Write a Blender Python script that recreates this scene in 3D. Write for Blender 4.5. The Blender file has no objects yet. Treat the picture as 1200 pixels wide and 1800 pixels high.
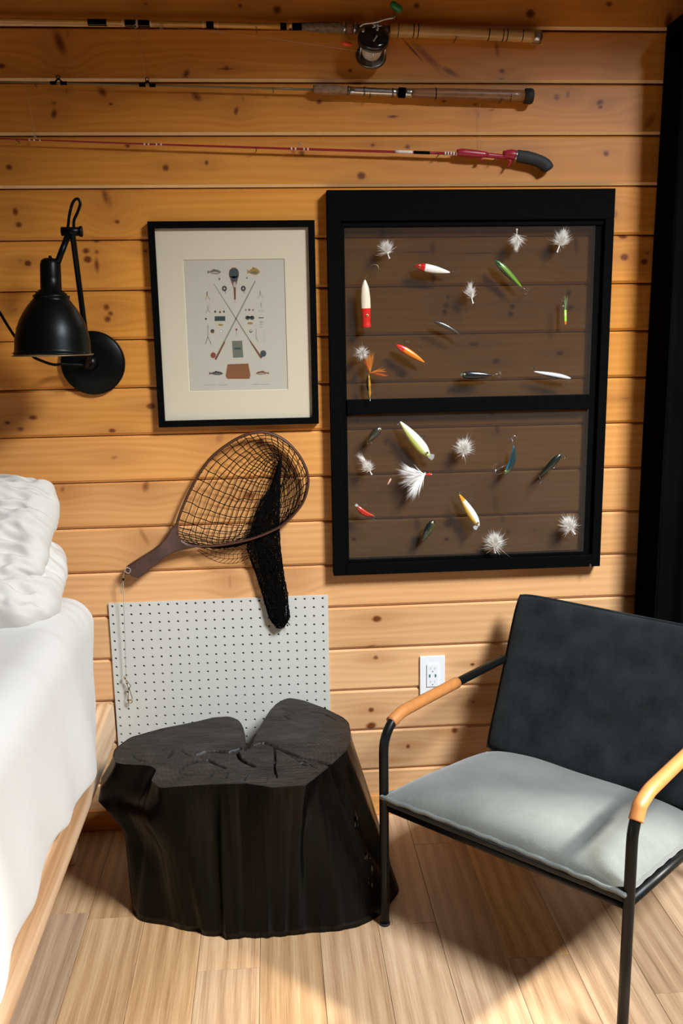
import bpy, bmesh, math, random
from mathutils import Vector, Matrix, noise
import numpy as np
R = math.radians
rnd = random.Random(7)
scene = bpy.context.scene
COL = scene.collection

# ------------------------------------------------------------------ camera
CAM = Vector((0.0, -2.4536, 1.419))
FPX = 1596.867
AX_R = Vector((0.9967822, -0.07844653, -0.01647377))
AX_U = Vector((0.03178032, 0.19808661, 0.97966918))
AX_F = Vector((0.07358841, 0.97704035, -0.19994226))
cd = bpy.data.cameras.new('camera')
cam = bpy.data.objects.new('camera', cd)
COL.objects.link(cam)
m = Matrix((AX_R, AX_U, -AX_F)).transposed().to_4x4()
m.translation = CAM
cam.matrix_world = m
cd.sensor_fit = 'VERTICAL'
cd.sensor_height = 36.0
cd.lens = FPX / 1800 * 36.0
cd.clip_start = 0.02
scene.camera = cam

# ------------------------------------------------------------------ light
scene.view_settings.view_transform = 'Standard'
scene.view_settings.look = 'None'
scene.view_settings.exposure = 0.0
scene.view_settings.gamma = 1.0
scene.view_settings.use_curve_mapping = False
wd = bpy.data.worlds.new('daylight'); scene.world = wd; wd.use_nodes = True
wn = wd.node_tree
wn.nodes['Background'].inputs[0].default_value = (0.75, 0.85, 1.0, 1)
wn.nodes['Background'].inputs[1].default_value = 0.03

def area_light(name, loc, target, sx, sy, power, color):
    ld = bpy.data.lights.new(name, 'AREA')
    ld.shape = 'RECTANGLE'; ld.size = sx; ld.size_y = sy
    ld.energy = power; ld.color = color
    o = bpy.data.objects.new(name, ld); COL.objects.link(o)
    o.location = loc
    o.rotation_euler = (Vector(target) - Vector(loc)).to_track_quat('-Z', 'Y').to_euler()
    return o
area_light('added_overhead_light', (1.98, -2.53, 3.52), (0.5, -.5, 0.2), .8, .95, 310, (.94, 1.0, 1.08))  # area light added overhead, out of view, in place of the unknown source

sd_ = bpy.data.lights.new('sun', 'SUN'); sd_.energy = 8.5; sd_.angle = R(4); sd_.color = (1.0, .95, .88)
so_ = bpy.data.objects.new('sun', sd_); COL.objects.link(so_)
so_.rotation_euler = Vector((-1, .05, -.85)).to_track_quat('-Z', 'Y').to_euler()

# ------------------------------------------------------------------ helpers
def ray(px, py):
    return AX_F + AX_R * ((px - 600) / FPX) - AX_U * ((py - 900) / FPX)
def W(px, py, Y=0.0):
    d = ray(px, py); return CAM + d * ((Y - CAM.y) / d.y)
def F(px, py, Z=0.0):
    d = ray(px, py); return CAM + d * ((Z - CAM.z) / d.z)

class MB:
    def __init__(s): s.v = []; s.f = []; s.m = []; s.sm = []
    def add(s, vs, fs, mi=0, smooth=True):
        b = len(s.v); s.v += [tuple(v) for v in vs]
        for f in fs:
            s.f.append([i + b for i in f]); s.m.append(mi); s.sm.append(smooth)
        return s
    def box(s, lo, hi, bev=0.0, mi=0, mat=None):
        lo = Vector(lo); hi = Vector(hi)
        bm = bmesh.new(); bmesh.ops.create_cube(bm, size=1)
        for v in bm.verts:
            v.co = Vector([(lo[i] + hi[i]) / 2 + v.co[i] * (hi[i] - lo[i]) for i in range(3)])
        if bev > 0:
            bmesh.ops.bevel(bm, geom=list(bm.edges), offset=bev, segments=2, profile=.6, affect='EDGES')
        if mat is not None: bm.transform(mat)
        s.bm(bm, mi, False); return s
    def bm(s, bm, mi=0, smooth=True):
        bm.verts.index_update()
        s.add([v.co.copy() for v in bm.verts], [[v.index for v in f.verts] for f in bm.faces], mi, smooth)
        bm.free(); return s
    def tube(s, pts, r, n=10, mi=0, closed=False, caps=True, flat=1.0, up=None):
        pts = [Vector(p) for p in pts]; N = len(pts)
        rs = r if isinstance(r, (list, tuple)) else [r] * N
        vs = []; prev = None
        for i, p in enumerate(pts):
            if closed: t = pts[(i + 1) % N] - pts[i - 1]
            else: t = pts[min(i + 1, N - 1)] - pts[max(i - 1, 0)]
            if t.length < 1e-9: t = Vector((0, 0, 1))
            t.normalize()
            if prev is None:
                a = Vector(up) if up else (Vector((0, 0, 1)) if abs(t.z) < .9 else Vector((0, 1, 0)))
                x = (a - t * a.dot(t)).normalized()
            else: x = (prev - t * prev.dot(t)).normalized()
            prev = x; y = t.cross(x)
            for k in range(n):
                an = 2 * math.pi * k / n
                vs.append(p + x * (math.cos(an) * rs[i]) + y * (math.sin(an) * rs[i] * flat))
        fs = []
        for i in range(N if closed else N - 1):
            j = (i + 1) % N
            for k in range(n):
                l = (k + 1) % n
                fs.append([i * n + k, i * n + l, j * n + l, j * n + k])
        if not closed and caps:
            fs.append(list(range(n))[::-1]); fs.append([(N - 1) * n + k for k in range(n)])
        s.add(vs, fs, mi); return s
    def lathe(s, prof, axis0, axis1, n=24, mi=0):
        """prof: (distance along axis in metres, radius)"""
        a = Vector(axis0); d = (Vector(axis1) - a).normalized()
        return s.tube([a + d * t for t, _ in prof], [max(q, 1e-5) for _, q in prof], n, mi)
    def prism(s, poly, y0, y1, mi=0, smooth=False):
        """poly in (x,z) extruded between y0 and y1"""
        n = len(poly)
        vs = [(p[0], y0, p[1]) for p in poly] + [(p[0], y1, p[1]) for p in poly]
        fs = [list(range(n)), list(range(n, 2 * n))[::-1]]
        fs += [[i, i + n, (i + 1) % n + n, (i + 1) % n] for i in range(n)]
        s.add(vs, fs, mi, smooth); return s
    def grid(s, nu, nv, fn, mi=0, wrapu=False, smooth=True):
        vs = [fn(i / (nu if wrapu else nu - 1), j / (nv - 1)) for j in range(nv) for i in range(nu)]
        fs = []
        for j in range(nv - 1):
            for i in range(nu if wrapu else nu - 1):
                k = (i + 1) % nu
                fs.append([j * nu + i, j * nu + k, (j + 1) * nu + k, (j + 1) * nu + i])
        s.add(vs, fs, mi, smooth); return s
    def build(s, name, mats, parent=None, local=False, fix=True):
        me = bpy.data.meshes.new(name)
        off = Vector((0, 0, 0))
        if parent is not None and not local:
            q = parent
            while q is not None: off += q.location; q = q.parent
        me.from_pydata([tuple(Vector(v) - off) for v in s.v], [], s.f)
        if fix:
            b = bmesh.new(); b.from_mesh(me); bmesh.ops.recalc_face_normals(b, faces=b.faces); b.to_mesh(me); b.free()
        if not isinstance(mats, (list, tuple)): mats = [mats]
        for m_ in mats: me.materials.append(m_)
        if len(me.polygons) == len(s.m):
            me.polygons.foreach_set('material_index', s.m)
            me.polygons.foreach_set('use_smooth', s.sm)
        o = bpy.data.objects.new(name, me); COL.objects.link(o)
        if parent is not None: o.parent = parent
        return o

def root(name, label, cat, loc, group=None, rz=0):
    o = bpy.data.objects.new(name, None); COL.objects.link(o)
    o.empty_display_size = .05
    o.location = loc; o.rotation_euler = (0, 0, rz)
    o['label'] = label; o['category'] = cat
    if group: o['group'] = group
    return o
def tag(o, label, cat, group=None):
    o['label'] = label; o['category'] = cat
    if group: o['group'] = group
    return o
def smooth_path(pts, n=8, closed=False):
    pts = [Vector(p) for p in pts]; N = len(pts); out = []
    rng = range(N if closed else N - 1)
    for i in rng:
        if closed: p0, p1, p2, p3 = pts[i - 1], pts[i], pts[(i + 1) % N], pts[(i + 2) % N]
        else: p0, p1, p2, p3 = pts[max(i - 1, 0)], pts[i], pts[i + 1], pts[min(i + 2, N - 1)]
        for k in range(n):
            t = k / n
            out.append(.5 * ((2 * p1) + (p2 - p0) * t + (2 * p0 - 5 * p1 + 4 * p2 - p3) * t * t + (3 * p1 - p0 - 3 * p2 + p3) * t ** 3))
    if not closed: out.append(pts[-1])
    return out
def lerp(a, b, t): return a + (b - a) * t
def sstep(a, b, x):
    t = min(1, max(0, (x - a) / (b - a))); return t * t * (3 - 2 * t)

# ------------------------------------------------------------------ materials
class NT:
    def __init__(s, name):
        s.mat = bpy.data.materials.new(name); s.mat.use_nodes = True
        s.t = s.mat.node_tree; s.b = s.t.nodes['Principled BSDF']
        s.out = s.t.nodes['Material Output']
    def n(s, typ, **kw):
        nd = s.t.nodes.new(typ)
        for k, v in kw.items():
            if k.startswith('i_'): nd.inputs[k[2:].replace('_', ' ')].default_value = v
            else: setattr(nd, k, v)
        return nd
    def l(s, a, b): s.t.links.new(a, b)
    def math(s, op, a, b=None, c=None):
        nd = s.t.nodes.new('ShaderNodeMath'); nd.operation = op
        for i, x in enumerate((a, b, c)):
            if x is None: continue
            if isinstance(x, (int, float)): nd.inputs[i].default_value = x
            else: s.l(x, nd.inputs[i])
        return nd.outputs[0]
    def mix(s, fac, a, b, mode='MIX'):
        nd = s.t.nodes.new('ShaderNodeMix'); nd.data_type = 'RGBA'; nd.blend_type = mode
        for sock, x in ((nd.inputs[0], fac), (nd.inputs[6], a), (nd.inputs[7], b)):
            if isinstance(x, (int, float)): sock.default_value = x
            elif isinstance(x, (tuple, list)): sock.default_value = (*x[:3], 1)
            else: s.l(x, sock)
        return nd.outputs[2]
    def ramp(s, fac, stops):
        nd = s.t.nodes.new('ShaderNodeValToRGB'); e = nd.color_ramp.elements
        while len(e) < len(stops): e.new(.5)
        for i, (p, c) in enumerate(stops):
            e[i].position = p; e[i].color = (*c[:3], 1) if not isinstance(c, (int, float)) else (c, c, c, 1)
        s.l(fac, nd.inputs[0]); return nd.outputs[0]
    def noise(s, vec, scale, detail=2, rough=.5, dist=0):
        nd = s.t.nodes.new('ShaderNodeTexNoise')
        nd.inputs['Scale'].default_value = scale; nd.inputs['Detail'].default_value = detail
        nd.inputs['Roughness'].default_value = rough; nd.inputs['Distortion'].default_value = dist
        if vec is not None: s.l(vec, nd.inputs['Vector'])
        return nd.outputs[0]
    def mapping(s, vec, scale=(1, 1, 1), loc=(0, 0, 0), rot=(0, 0, 0)):
        nd = s.t.nodes.new('ShaderNodeMapping')
        nd.inputs['Scale'].default_value = scale; nd.inputs['Location'].default_value = loc
        nd.inputs['Rotation'].default_value = rot
        s.l(vec, nd.inputs[0]); return nd.outputs[0]
    def bump(s, h, strength=.3, dist=.001):
        nd = s.t.nodes.new('ShaderNodeBump'); nd.inputs['Strength'].default_value = strength
        nd.inputs['Distance'].default_value = dist; s.l(h, nd.inputs['Height'])
        s.l(nd.outputs[0], s.b.inputs['Normal'])
    def geo(s): return s.t.nodes.new('ShaderNodeNewGeometry').outputs['Position']
    def obj(s): return s.t.nodes.new('ShaderNodeTexCoord').outputs['Object']

def simple(name, col, rough=.5, metal=0.0, nscale=0, namp=.15, bump=0, spec=None, dist=.0005):
    t = NT(name); t.b.inputs['Roughness'].default_value = rough; t.b.inputs['Metallic'].default_value = metal
    if spec is not None: t.b.inputs['Specular IOR Level'].default_value = spec
    if nscale:
        nz = t.noise(t.obj(), nscale, 3)
        c = t.mix(nz, tuple(x * (1 - namp) for x in col), tuple(min(1, x * (1 + namp)) for x in col))
        t.l(c, t.b.inputs['Base Color'])
        if bump: t.bump(nz, bump, dist)
    else: t.b.inputs['Base Color'].default_value = (*col, 1)
    return t.mat

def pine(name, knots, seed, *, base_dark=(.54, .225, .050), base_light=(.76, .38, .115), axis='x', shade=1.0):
    """horizontal pine board; knots: (x, z, rx, rz, angle, strength)"""
    t = NT(name)
    P = t.geo()
    sx = t.n('ShaderNodeSeparateXYZ'); t.l(P, sx.inputs[0])
    X, Z = (sx.outputs[0], sx.outputs[2]) if axis == 'x' else (sx.outputs[1], sx.outputs[2])
    zz = Z; masks = None; halos = None
    for (kx, kz, rx, rz, an, st) in knots:
        dx = t.math('SUBTRACT', X, kx); dz = t.math('SUBTRACT', Z, kz)
        c, s_ = math.cos(an), math.sin(an)
        a = t.math('DIVIDE', t.math('ADD', t.math('MULTIPLY', dx, c), t.math('MULTIPLY', dz, s_)), rx)
        b = t.math('DIVIDE', t.math('SUBTRACT', t.math('MULTIPLY', dz, c), t.math('MULTIPLY', dx, s_)), rz)
        d2 = t.math('ADD', t.math('MULTIPLY', a, a), t.math('MULTIPLY', b, b))
        e = t.math('EXPONENT', t.math('MULTIPLY', d2, -1.1))
        mk = t.math('MULTIPLY', e, st)
        masks = mk if masks is None else t.math('MAXIMUM', masks, mk)
        # halo squeezed along the grain
        h2 = t.math('ADD', t.math('POWER', t.math('ABSOLUTE', t.math('DIVIDE', dx, rx * 4 + .02)), 2.0),
                    t.math('POWER', t.math('ABSOLUTE', t.math('DIVIDE', dz, rz * 2 + .006)), 2.0))
        hh = t.math('EXPONENT', t.math('MULTIPLY', h2, -1.0))
        halos = hh if halos is None else t.math('MAXIMUM', halos, hh)
        zz = t.math('ADD', zz, t.math('MULTIPLY', t.math('MULTIPLY', dz, hh), -0.75))
    cx = t.n('ShaderNodeCombineXYZ'); t.l(X, cx.inputs[0]); t.l(zz, cx.inputs[2]); cx.inputs[1].default_value = seed * 3.17
    V = cx.outputs[0]
    broad = t.noise(t.mapping(V, (.9, 1, 9)), 1.0, 2, .5)
    w = t.n('ShaderNodeTexWave', wave_type='BANDS', bands_direction='Z')
    w.inputs['Scale'].default_value = 15; w.inputs['Distortion'].default_value = 6
    w.inputs['Detail'].default_value = 2.0; w.inputs['Detail Scale'].default_value = .5
    t.l(t.mapping(V, (.16, 1, 1)), w.inputs['Vector'])
    fine = t.noise(t.mapping(V, (5, 1, 260)), 1.0, 3, .6)
    f = t.math('ADD', t.math('MULTIPLY', w.outputs[1], .16), t.math('ADD', t.math('MULTIPLY', fine, .38), t.math('MULTIPLY', broad, .50)))
    col = t.ramp(f, [(.22, tuple(x * shade for x in base_dark)), (.5, tuple(lerp(a, b, .55) * shade for a, b in zip(base_dark, base_light))), (.78, tuple(x * shade for x in base_light))])
    if masks is not None:
        col = t.mix(t.math('MULTIPLY', halos, .38), col, (.34, .125, .03))
        nz = t.noise(P, 260, 2)
        mk = t.math('MULTIPLY', masks, t.math('ADD', t.math('MULTIPLY', nz, .6), .75))
        mk = t.ramp(mk, [(.38, 0.0), (.95, 1.0)])
        col = t.mix(mk, col, (.15, .036, .007))
    t.l(col, t.b.inputs['Base Color'])
    t.b.inputs['Roughness'].default_value = .42
    t.b.inputs['Specular IOR Level'].default_value = .35
    t.bump(f, .12, .0006)
    return t.mat

def rail_wood():
    t = NT('bed_birch'); P = t.geo()
    V = t.mapping(P, (12, .8, 12))
    w = t.n('ShaderNodeTexWave', bands_direction='X'); w.inputs['Scale'].default_value = 1.2
    w.inputs['Distortion'].default_value = 6; w.inputs['Detail'].default_value = 2
    t.l(V, w.inputs['Vector'])
    fine = t.noise(t.mapping(P, (180, 5, 180)), 1, 2)
    f = t.math('ADD', t.math('MULTIPLY', w.outputs[1], .55), t.math('MULTIPLY', fine, .45))
    t.l(t.ramp(f, [(.2, (.50, .27, .12)), (.55, (.70, .45, .25)), (.85, (.80, .57, .36))]), t.b.inputs['Base Color'])
    t.b.inputs['Roughness'].default_value = .5; t.bump(f, .1)
    return t.mat

def oak_floor():
    t = NT('oak_floor'); P = t.geo()
    oi = t.n('ShaderNodeObjectInfo')
    rv = oi.outputs['Random']
    off = t.n('ShaderNodeCombineXYZ'); t.l(t.math('MULTIPLY', rv, 13.0), off.inputs[0]); t.l(t.math('MULTIPLY', rv, 37.0), off.inputs[1])
    va = t.n('ShaderNodeVectorMath', operation='ADD'); t.l(P, va.inputs[0]); t.l(off.outputs[0], va.inputs[1])
    V = va.outputs[0]
    w = t.n('ShaderNodeTexWave', bands_direction='X'); w.inputs['Scale'].default_value = 9
    w.inputs['Distortion'].default_value = 7; w.inputs['Detail'].default_value = 3; w.inputs['Detail Scale'].default_value = .6
    t.l(t.mapping(V, (1, .13, 1)), w.inputs['Vector'])
    broad = t.noise(t.mapping(V, (9, 1.3, 1)), 1, 2)
    fine = t.noise(t.mapping(V, (300, 5, 1)), 1, 4, .7)
    f = t.math('ADD', t.math('MULTIPLY', w.outputs[1], .12), t.math('ADD', t.math('MULTIPLY', fine, .62), t.math('MULTIPLY', broad, .32)))
    col = t.ramp(f, [(.28, (.22, .120, .056)), (.5, (.46, .285, .152)), (.72, (.64, .44, .26))])
    br = t.math('ADD', t.math('MULTIPLY', rv, .40), .84)
    hs = t.n('ShaderNodeHueSaturation'); t.l(col, hs.inputs['Color']); t.l(br, hs.inputs['Value'])
    t.l(t.math('ADD', t.math('MULTIPLY', t.math('FRACT', t.math('MULTIPLY', rv, 7.3)), -.22), 1.12), hs.inputs['Saturation'])
    t.l(hs.outputs[0], t.b.inputs['Base Color'])
    t.b.inputs['Roughness'].default_value = .38
    t.bump(f, .15, .0006)
    return t.mat

def fabric(name, c1, c2, scale=900, rough=.9, bump=.5, sheen=.3, cloud=4, dist=.0006):
    t = NT(name); O = t.obj()
    a = t.noise(O, scale, 2, .6); c = t.noise(O, cloud, 3)
    f = t.math('ADD', t.math('MULTIPLY', a, .5), t.math('MULTIPLY', c, .5))
    t.l(t.ramp(f, [(.35, c1), (.65, c2)]), t.b.inputs['Base Color'])
    t.b.inputs['Roughness'].default_value = rough
    t.b.inputs['Sheen Weight'].default_value = sheen
    t.b.inputs['Specular IOR Level'].default_value = .02 if 'black' in name else .12
    t.bump(a, bump, dist)
    return t.mat

M = {}
M['black_paint'] = simple('black_satin_paint', (.0025, .0028, .0026), .6, 0, 60, .3, .1, spec=.015)
M['black_metal'] = simple('black_powder_metal', (.004, .005, .0045), .38, 0, 300, .2, .1, spec=.2)
M['lamp_black'] = simple('lamp_black_enamel', (.0015, .0024, .002), .36, 0, 40, .2, spec=.14)
M['lamp_gold'] = simple('lamp_inner_warm', (.35, .22, .08), .4, .6)
M['steel'] = simple('steel', (.55, .55, .54), .28, 1.0, 80, .2)
M['dark_steel'] = simple('dark_steel', (.18, .17, .16), .35, 1.0, 80, .3)
M['brass'] = simple('aged_brass', (.45, .33, .16), .35, 1.0, 90, .3)
M['white_plastic'] = simple('white_plastic', (.82, .83, .82), .35, 0, 30, .04)
M['dark_slot'] = simple('dark_slot', (.03, .05, .045), .5)
M['teal_slot'] = simple('teal_slot', (.02, .16, .12), .5)
M['peg'] = simple('pegboard_white', (.58, .57, .50), .55, 0, 500, .06, .15)
M['mat_board'] = simple('mat_board', (.57, .50, .36), .85, 0, 700, .07, .15)
M['print_paper'] = simple('print_paper', (.44, .40, .315), .8, 0, 500, .06)
M['linen'] = fabric('white_bedding', (.55, .53, .48), (.62, .60, .545), 700, .85, .35, .2, 3)
M['linen2'] = fabric('white_pillowcase', (.50, .475, .42), (.60, .575, .51), 700, .85, .35, .2, 3)
M['seat_fabric'] = fabric('grey_seat_canvas', (.115, .127, .114), (.185, .20, .178), 650, .9, .8, .3, 9)
M['back_fabric'] = fabric('dark_back_canvas', (.005, .0065, .0067), (.024, .028, .029), 650, .85, .8, .08, 14)
M['piping'] = fabric('chair_piping', (.09, .10, .09), (.15, .16, .145), 1200, .9, .6, .4, 9)
M['curtain'] = fabric('black_curtain', (.0015, .0015, .0015), (.003, .003, .003), 700, 1.0, .4, 0.0, 5)
M['leather'] = simple('tan_leather', (.52, .205, .055), .42, 0, 60, .18, .15, spec=.5, dist=.0008)
M['stitch'] = simple('leather_stitch', (.40, .17, .06), .6)
M['birch'] = rail_wood()
M['oak'] = oak_floor()
M['bulb'] = simple('frosted_bulb', (.8, .75, .65), .2)

def char_wood(name, top):
    t = NT(name); O = t.obj()
    if top:
        w = t.n('ShaderNodeTexWave', wave_type='RINGS', rings_direction='Z'); w.inputs['Scale'].default_value = 30
        w.inputs['Distortion'].default_value = 3; w.inputs['Detail'].default_value = 3; w.inputs['Detail Scale'].default_value = 1.5
        t.l(t.mapping(O, (1, 1, 1), (-.06, .0, 0)), w.inputs['Vector'])
        saw = t.noise(t.mapping(O, (14, 170, 1), (0, 0, 0), (0, 0, .35)), 1, 3, .6)
        n1 = t.noise(O, 16, 4)
        f = t.math('ADD', t.math('MULTIPLY', w.outputs[1], .09), t.math('ADD', t.math('MULTIPLY', saw, .52), t.math('MULTIPLY', n1, .42)))
        t.l(t.ramp(f, [(.35, (.006, .005, .004)), (.55, (.021, .0165, .0135)), (.75, (.052, .041, .033))]), t.b.inputs['Base Color'])
        t.b.inputs['Roughness'].default_value = .5
        t.b.inputs['Specular IOR Level'].default_value = .3
        t.bump(f, .7, .003)
    else:
        n0 = t.noise(t.mapping(O, (26, 26, 2.2)), 1, 4, .6)
        n1 = t.noise(O, 7, 3)
        t.l(t.ramp(t.math('ADD', t.math('MULTIPLY', n0, .6), t.math('MULTIPLY', n1, .4)), [(.35, (.0012, .0012, .001)), (.62, (.003, .0026, .002)), (.8, (.014, .008, .005))]), t.b.inputs['Base Color'])
        t.b.inputs['Roughness'].default_value = .28
        t.b.inputs['Specular IOR Level'].default_value = .12
        t.bump(n0, .6, .006)
    return t.mat
M['char_top'] = char_wood('charred_sawn_face', True)
M['char_side'] = char_wood('charred_stump_side', False)

def screen_mat():
    t = NT('insect_screen')
    tr = t.n('ShaderNodeBsdfTransparent'); df = t.n('ShaderNodeBsdfDiffuse'); df.inputs[0].default_value = (.045, .036, .028, 1)
    mx = t.n('ShaderNodeMixShader'); mx.inputs[0].default_value = .46
    P = t.geo()
    t.l(t.math('ADD', t.math('MULTIPLY', t.noise(P, 9, 2), .06), .42), mx.inputs[0])
    t.l(tr.outputs[0], mx.inputs[1]); t.l(df.outputs[0], mx.inputs[2]); t.l(mx.outputs[0], t.out.inputs[0])
    return t.mat
def pane_mat():
    t = NT('picture_glazing')
    tr = t.n('ShaderNodeBsdfTransparent'); gl = t.n('ShaderNodeBsdfGlossy'); gl.inputs['Roughness'].default_value = .03
    mx = t.n('ShaderNodeMixShader'); mx.inputs[0].default_value = .045
    t.l(tr.outputs[0], mx.inputs[1]); t.l(gl.outputs[0], mx.inputs[2]); t.l(mx.outputs[0], t.out.inputs[0])
    return t.mat
M['screen'] = screen_mat(); M['pane'] = pane_mat()
# ------------------------------------------------------------------ room
def struct(o): o['kind'] = 'structure'; return o
XL, XR, YR, ZC = -2.3, 2.6, -3.3, 2.6
Z0, PITCH = 2.1478, 0.12554
GAPB = .016
wall = struct(MB().box((XL, GAPB, -.02), (XR, .12, ZC)).build('wall_back', simple('wall_core', (.05, .025, .01), .9)))

# knots read off the photograph: px, py, half-width px, half-height px, tilt deg, strength
KN = [(487,17,9,9,0,.9),(256,7,4,4,0,.7),(422,10,5,5,0,.8),(105,75,11,30,18,.8),(118,62,5,18,-10,.5),(327,130,7,12,-30,.8),(3,116,7,5,0,1),
(397,121,18,2.2,0,.8),(398,120,5,6,0,.8),(117,160,4,10,0,.5),(180,162,8,12,35,.8),(345,170,12,8,-35,.8),(95,200,6,10,-20,.9),(95,181,6,4,0,.7),
(415,195,5,10,-20,.8),(427,172,3,8,0,.5),(561,179,7,6,20,.8),(195,183,4,3,0,.9),(224,256,6,6,0,.8),(16,294,7,6,0,.9),(291,295,7,7,0,.9),
(363,286,4,6,0,.8),(530,269,7,6,0,.8),(185,345,7,20,12,.7),(732,10,7,7,0,.8),(932,24,9,9,0,1),(1070,7,8,6,0,.8),(1175,38,9,20,-8,.85),
(751,100,55,10,-42,.62),(725,88,30,3,-45,.8),(790,126,22,7,-25,.7),(873,85,6,22,10,.6),(882,125,6,5,0,.8),(615,124,4,4,0,.9),(880,140,8,4,0,.7),
(1098,100,7,20,-15,.35),(978,171,7,8,0,.7),(998,166,5,10,-15,.6),(1054,180,8,6,20,.9),(1055,188,5,4,0,.9),(1142,213,9,24,-38,.6),
(690,205,12,3,0,.85),(834,184,5,3,0,.7),(780,178,5,3,0,.8),(655,255,5,4,0,.8),(716,258,6,5,0,.8),(635,309,9,8,0,.95),(1065,270,6,6,0,.9),
(1133,286,40,16,0,.22),(820,290,60,14,0,.2),(840,202,4,9,0,.5),
(27,372,6,8,0,.9),(33,395,7,6,0,.9),(206,390,6,5,0,.8),(190,350,9,24,14,.55),(169,423,6,5,0,.8),(151,441,7,6,0,.9),(154,456,8,7,0,1),(170,466,6,17,0,.75),
(170,443,5,5,0,.7),(49,463,7,6,0,1),(35,458,9,4,0,.5),(187,540,7,7,0,.85),(194,551,6,6,0,.8),(189,561,7,7,0,.9),(27,544,10,5,20,.5),(58,734,9,5,0,.9),(265,714,9,6,0,1),
(36,754,8,5,0,.8),(13,743,6,4,0,.9),(255,441,5,4,0,.8),
(672,408,12,14,25,.7),(680,400,10,9,25,.5),(760,437,6,14,0,.7),(761,490,5,14,0,.7),(787,522,4,5,0,.8),(784,537,7,6,0,.9),(781,548,5,6,0,.9),(900,539,6,5,0,.85),(897,552,6,6,0,.85),
(999,516,5,9,0,.85),(1002,541,7,6,0,.85),(1012,430,6,26,5,.6),(833,605,10,4,0,.95),(872,635,9,6,0,.9),(984,621,8,5,0,.9),(705,658,10,7,0,.95),
(840,445,60,1.6,0,.75),(740,443,40,1.6,0,.75),
(1082,376,3,10,0,.6),(1095,415,9,6,0,1),(1097,452,8,7,0,1),(1132,460,7,6,0,1),(1137,445,5,4,0,.7),
(627,738,6,5,0,.9),(678,777,7,9,-25,.6),(686,794,6,4,0,.5),(862,728,8,4,0,.9),(874,754,6,13,0,.7),(870,885,8,28,3,.55),(883,912,9,12,0,.5),(733,923,9,20,5,.65),
(730,950,10,8,0,.9),(787,920,9,9,0,1),(785,948,5,4,0,.9),(893,935,5,5,0,.7),(622,948,4,4,0,.9),(1012,928,5,4,0,.7),(940,933,5,4,0,.6),
(197,757,7,4,0,1),(201,804,9,5,15,.55),(256,855,8,13,-15,.7),(253,943,7,26,25,.55),(386,770,12,18,-30,.5),(437,871,12,8,0,.8),(458,777,6,12,-15,.8),
(404,1023,6,22,0,.45),(518,1006,7,24,10,.35),(110,860,5,8,-35,.6),
(662,1088,9,6,0,1.15),(652,1136,13,4,10,.6),(660,1156,6,5,0,.75),(830,1168,5,3,0,.9),(652,1248,6,5,0,.9),(652,1276,10,7,15,1),(717,1312,5,5,0,.8),(831,1234,5,4,0,.6),(799,1284,7,6,0,.9),
(690,1336,5,3,0,.4),(980,1150,6,5,0,.5),(1100,700,20,3,0,.5)]
boards = {}
for k in KN:
    px, py, hx, hy, an, st = k
    w = W(px, py); sc = (W(px + 1, py) - w).length; sz = (W(px, py + 1) - w).length
    i = math.floor((Z0 - w.z) / PITCH)
    boards.setdefault(i, []).append((w.x, w.z, max(hx, 4.5) * 1.15 * sc, hy * 1.15 * sz, R(an), min(1.2, st * 1.15)))
# one profile mesh shared by every board; grooves with chamfered edges
ch, gp = .0050, .0012
prof = [(GAPB, gp), (.0045, gp), (0.0, gp + .0068), (0.0, PITCH - gp - ch), (.008, PITCH - gp), (GAPB, PITCH - gp)]
mb = MB()
for xa, xb in ((XL, XR),):
    vs = [(xa, y, z) for y, z in prof] + [(xb, y, z) for y, z in prof]
    n = len(prof); mb.add(vs, [[i, (i + 1) % n, (i + 1) % n + n, i + n] for i in range(n)] + [list(range(n)), list(range(n, 2 * n))], 0, False)
board_me = None
mb.m[1] = 1   # lower bevel takes a paler colour, light from below painted on
M['edge'] = simple('lit_pine_edge', (.80, .50, .22), .5, 0, 40, .1)
tints = {}
for i in range(-4, 18):
    r1 = random.Random(i * 31 + 5)
    o = None
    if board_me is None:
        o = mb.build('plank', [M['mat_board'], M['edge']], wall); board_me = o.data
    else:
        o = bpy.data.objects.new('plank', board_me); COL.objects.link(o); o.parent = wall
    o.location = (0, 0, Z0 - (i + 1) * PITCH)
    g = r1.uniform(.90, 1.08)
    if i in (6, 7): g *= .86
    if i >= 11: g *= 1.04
    k_ = sstep(5, 14, i)          # orange above, paler near the floor: wall light falloff painted into the pine
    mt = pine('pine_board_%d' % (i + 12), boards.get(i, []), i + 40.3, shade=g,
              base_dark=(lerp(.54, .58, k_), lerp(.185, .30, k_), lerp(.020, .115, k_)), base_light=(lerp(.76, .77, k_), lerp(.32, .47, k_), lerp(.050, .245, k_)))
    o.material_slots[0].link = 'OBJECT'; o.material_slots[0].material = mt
    o.material_slots[1].link = 'OBJECT'; o.material_slots[1].material = M['edge'] if i < 3 else mt  # painted edge light on the top boards only
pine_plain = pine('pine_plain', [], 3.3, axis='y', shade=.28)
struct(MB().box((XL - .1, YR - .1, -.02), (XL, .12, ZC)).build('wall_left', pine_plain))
wr = MB(); WY0, WY1, WZ0, WZ1 = -1.80, -.76, 1.66, 2.36  # window opening added out of view to shape the sun patch and bounce
wr.box((XR, YR - .1, -.02), (XR + .1, WY0, ZC)); wr.box((XR, WY1, -.02), (XR + .1, .12, ZC))
wr.box((XR, WY0, -.02), (XR + .1, WY1, WZ0)); wr.box((XR, WY0, WZ1), (XR + .1, WY1, ZC))
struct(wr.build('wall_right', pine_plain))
struct(MB().box((XL, YR - .1, -.02), (XR, YR, ZC)).build('wall_front', pine_plain))
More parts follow.
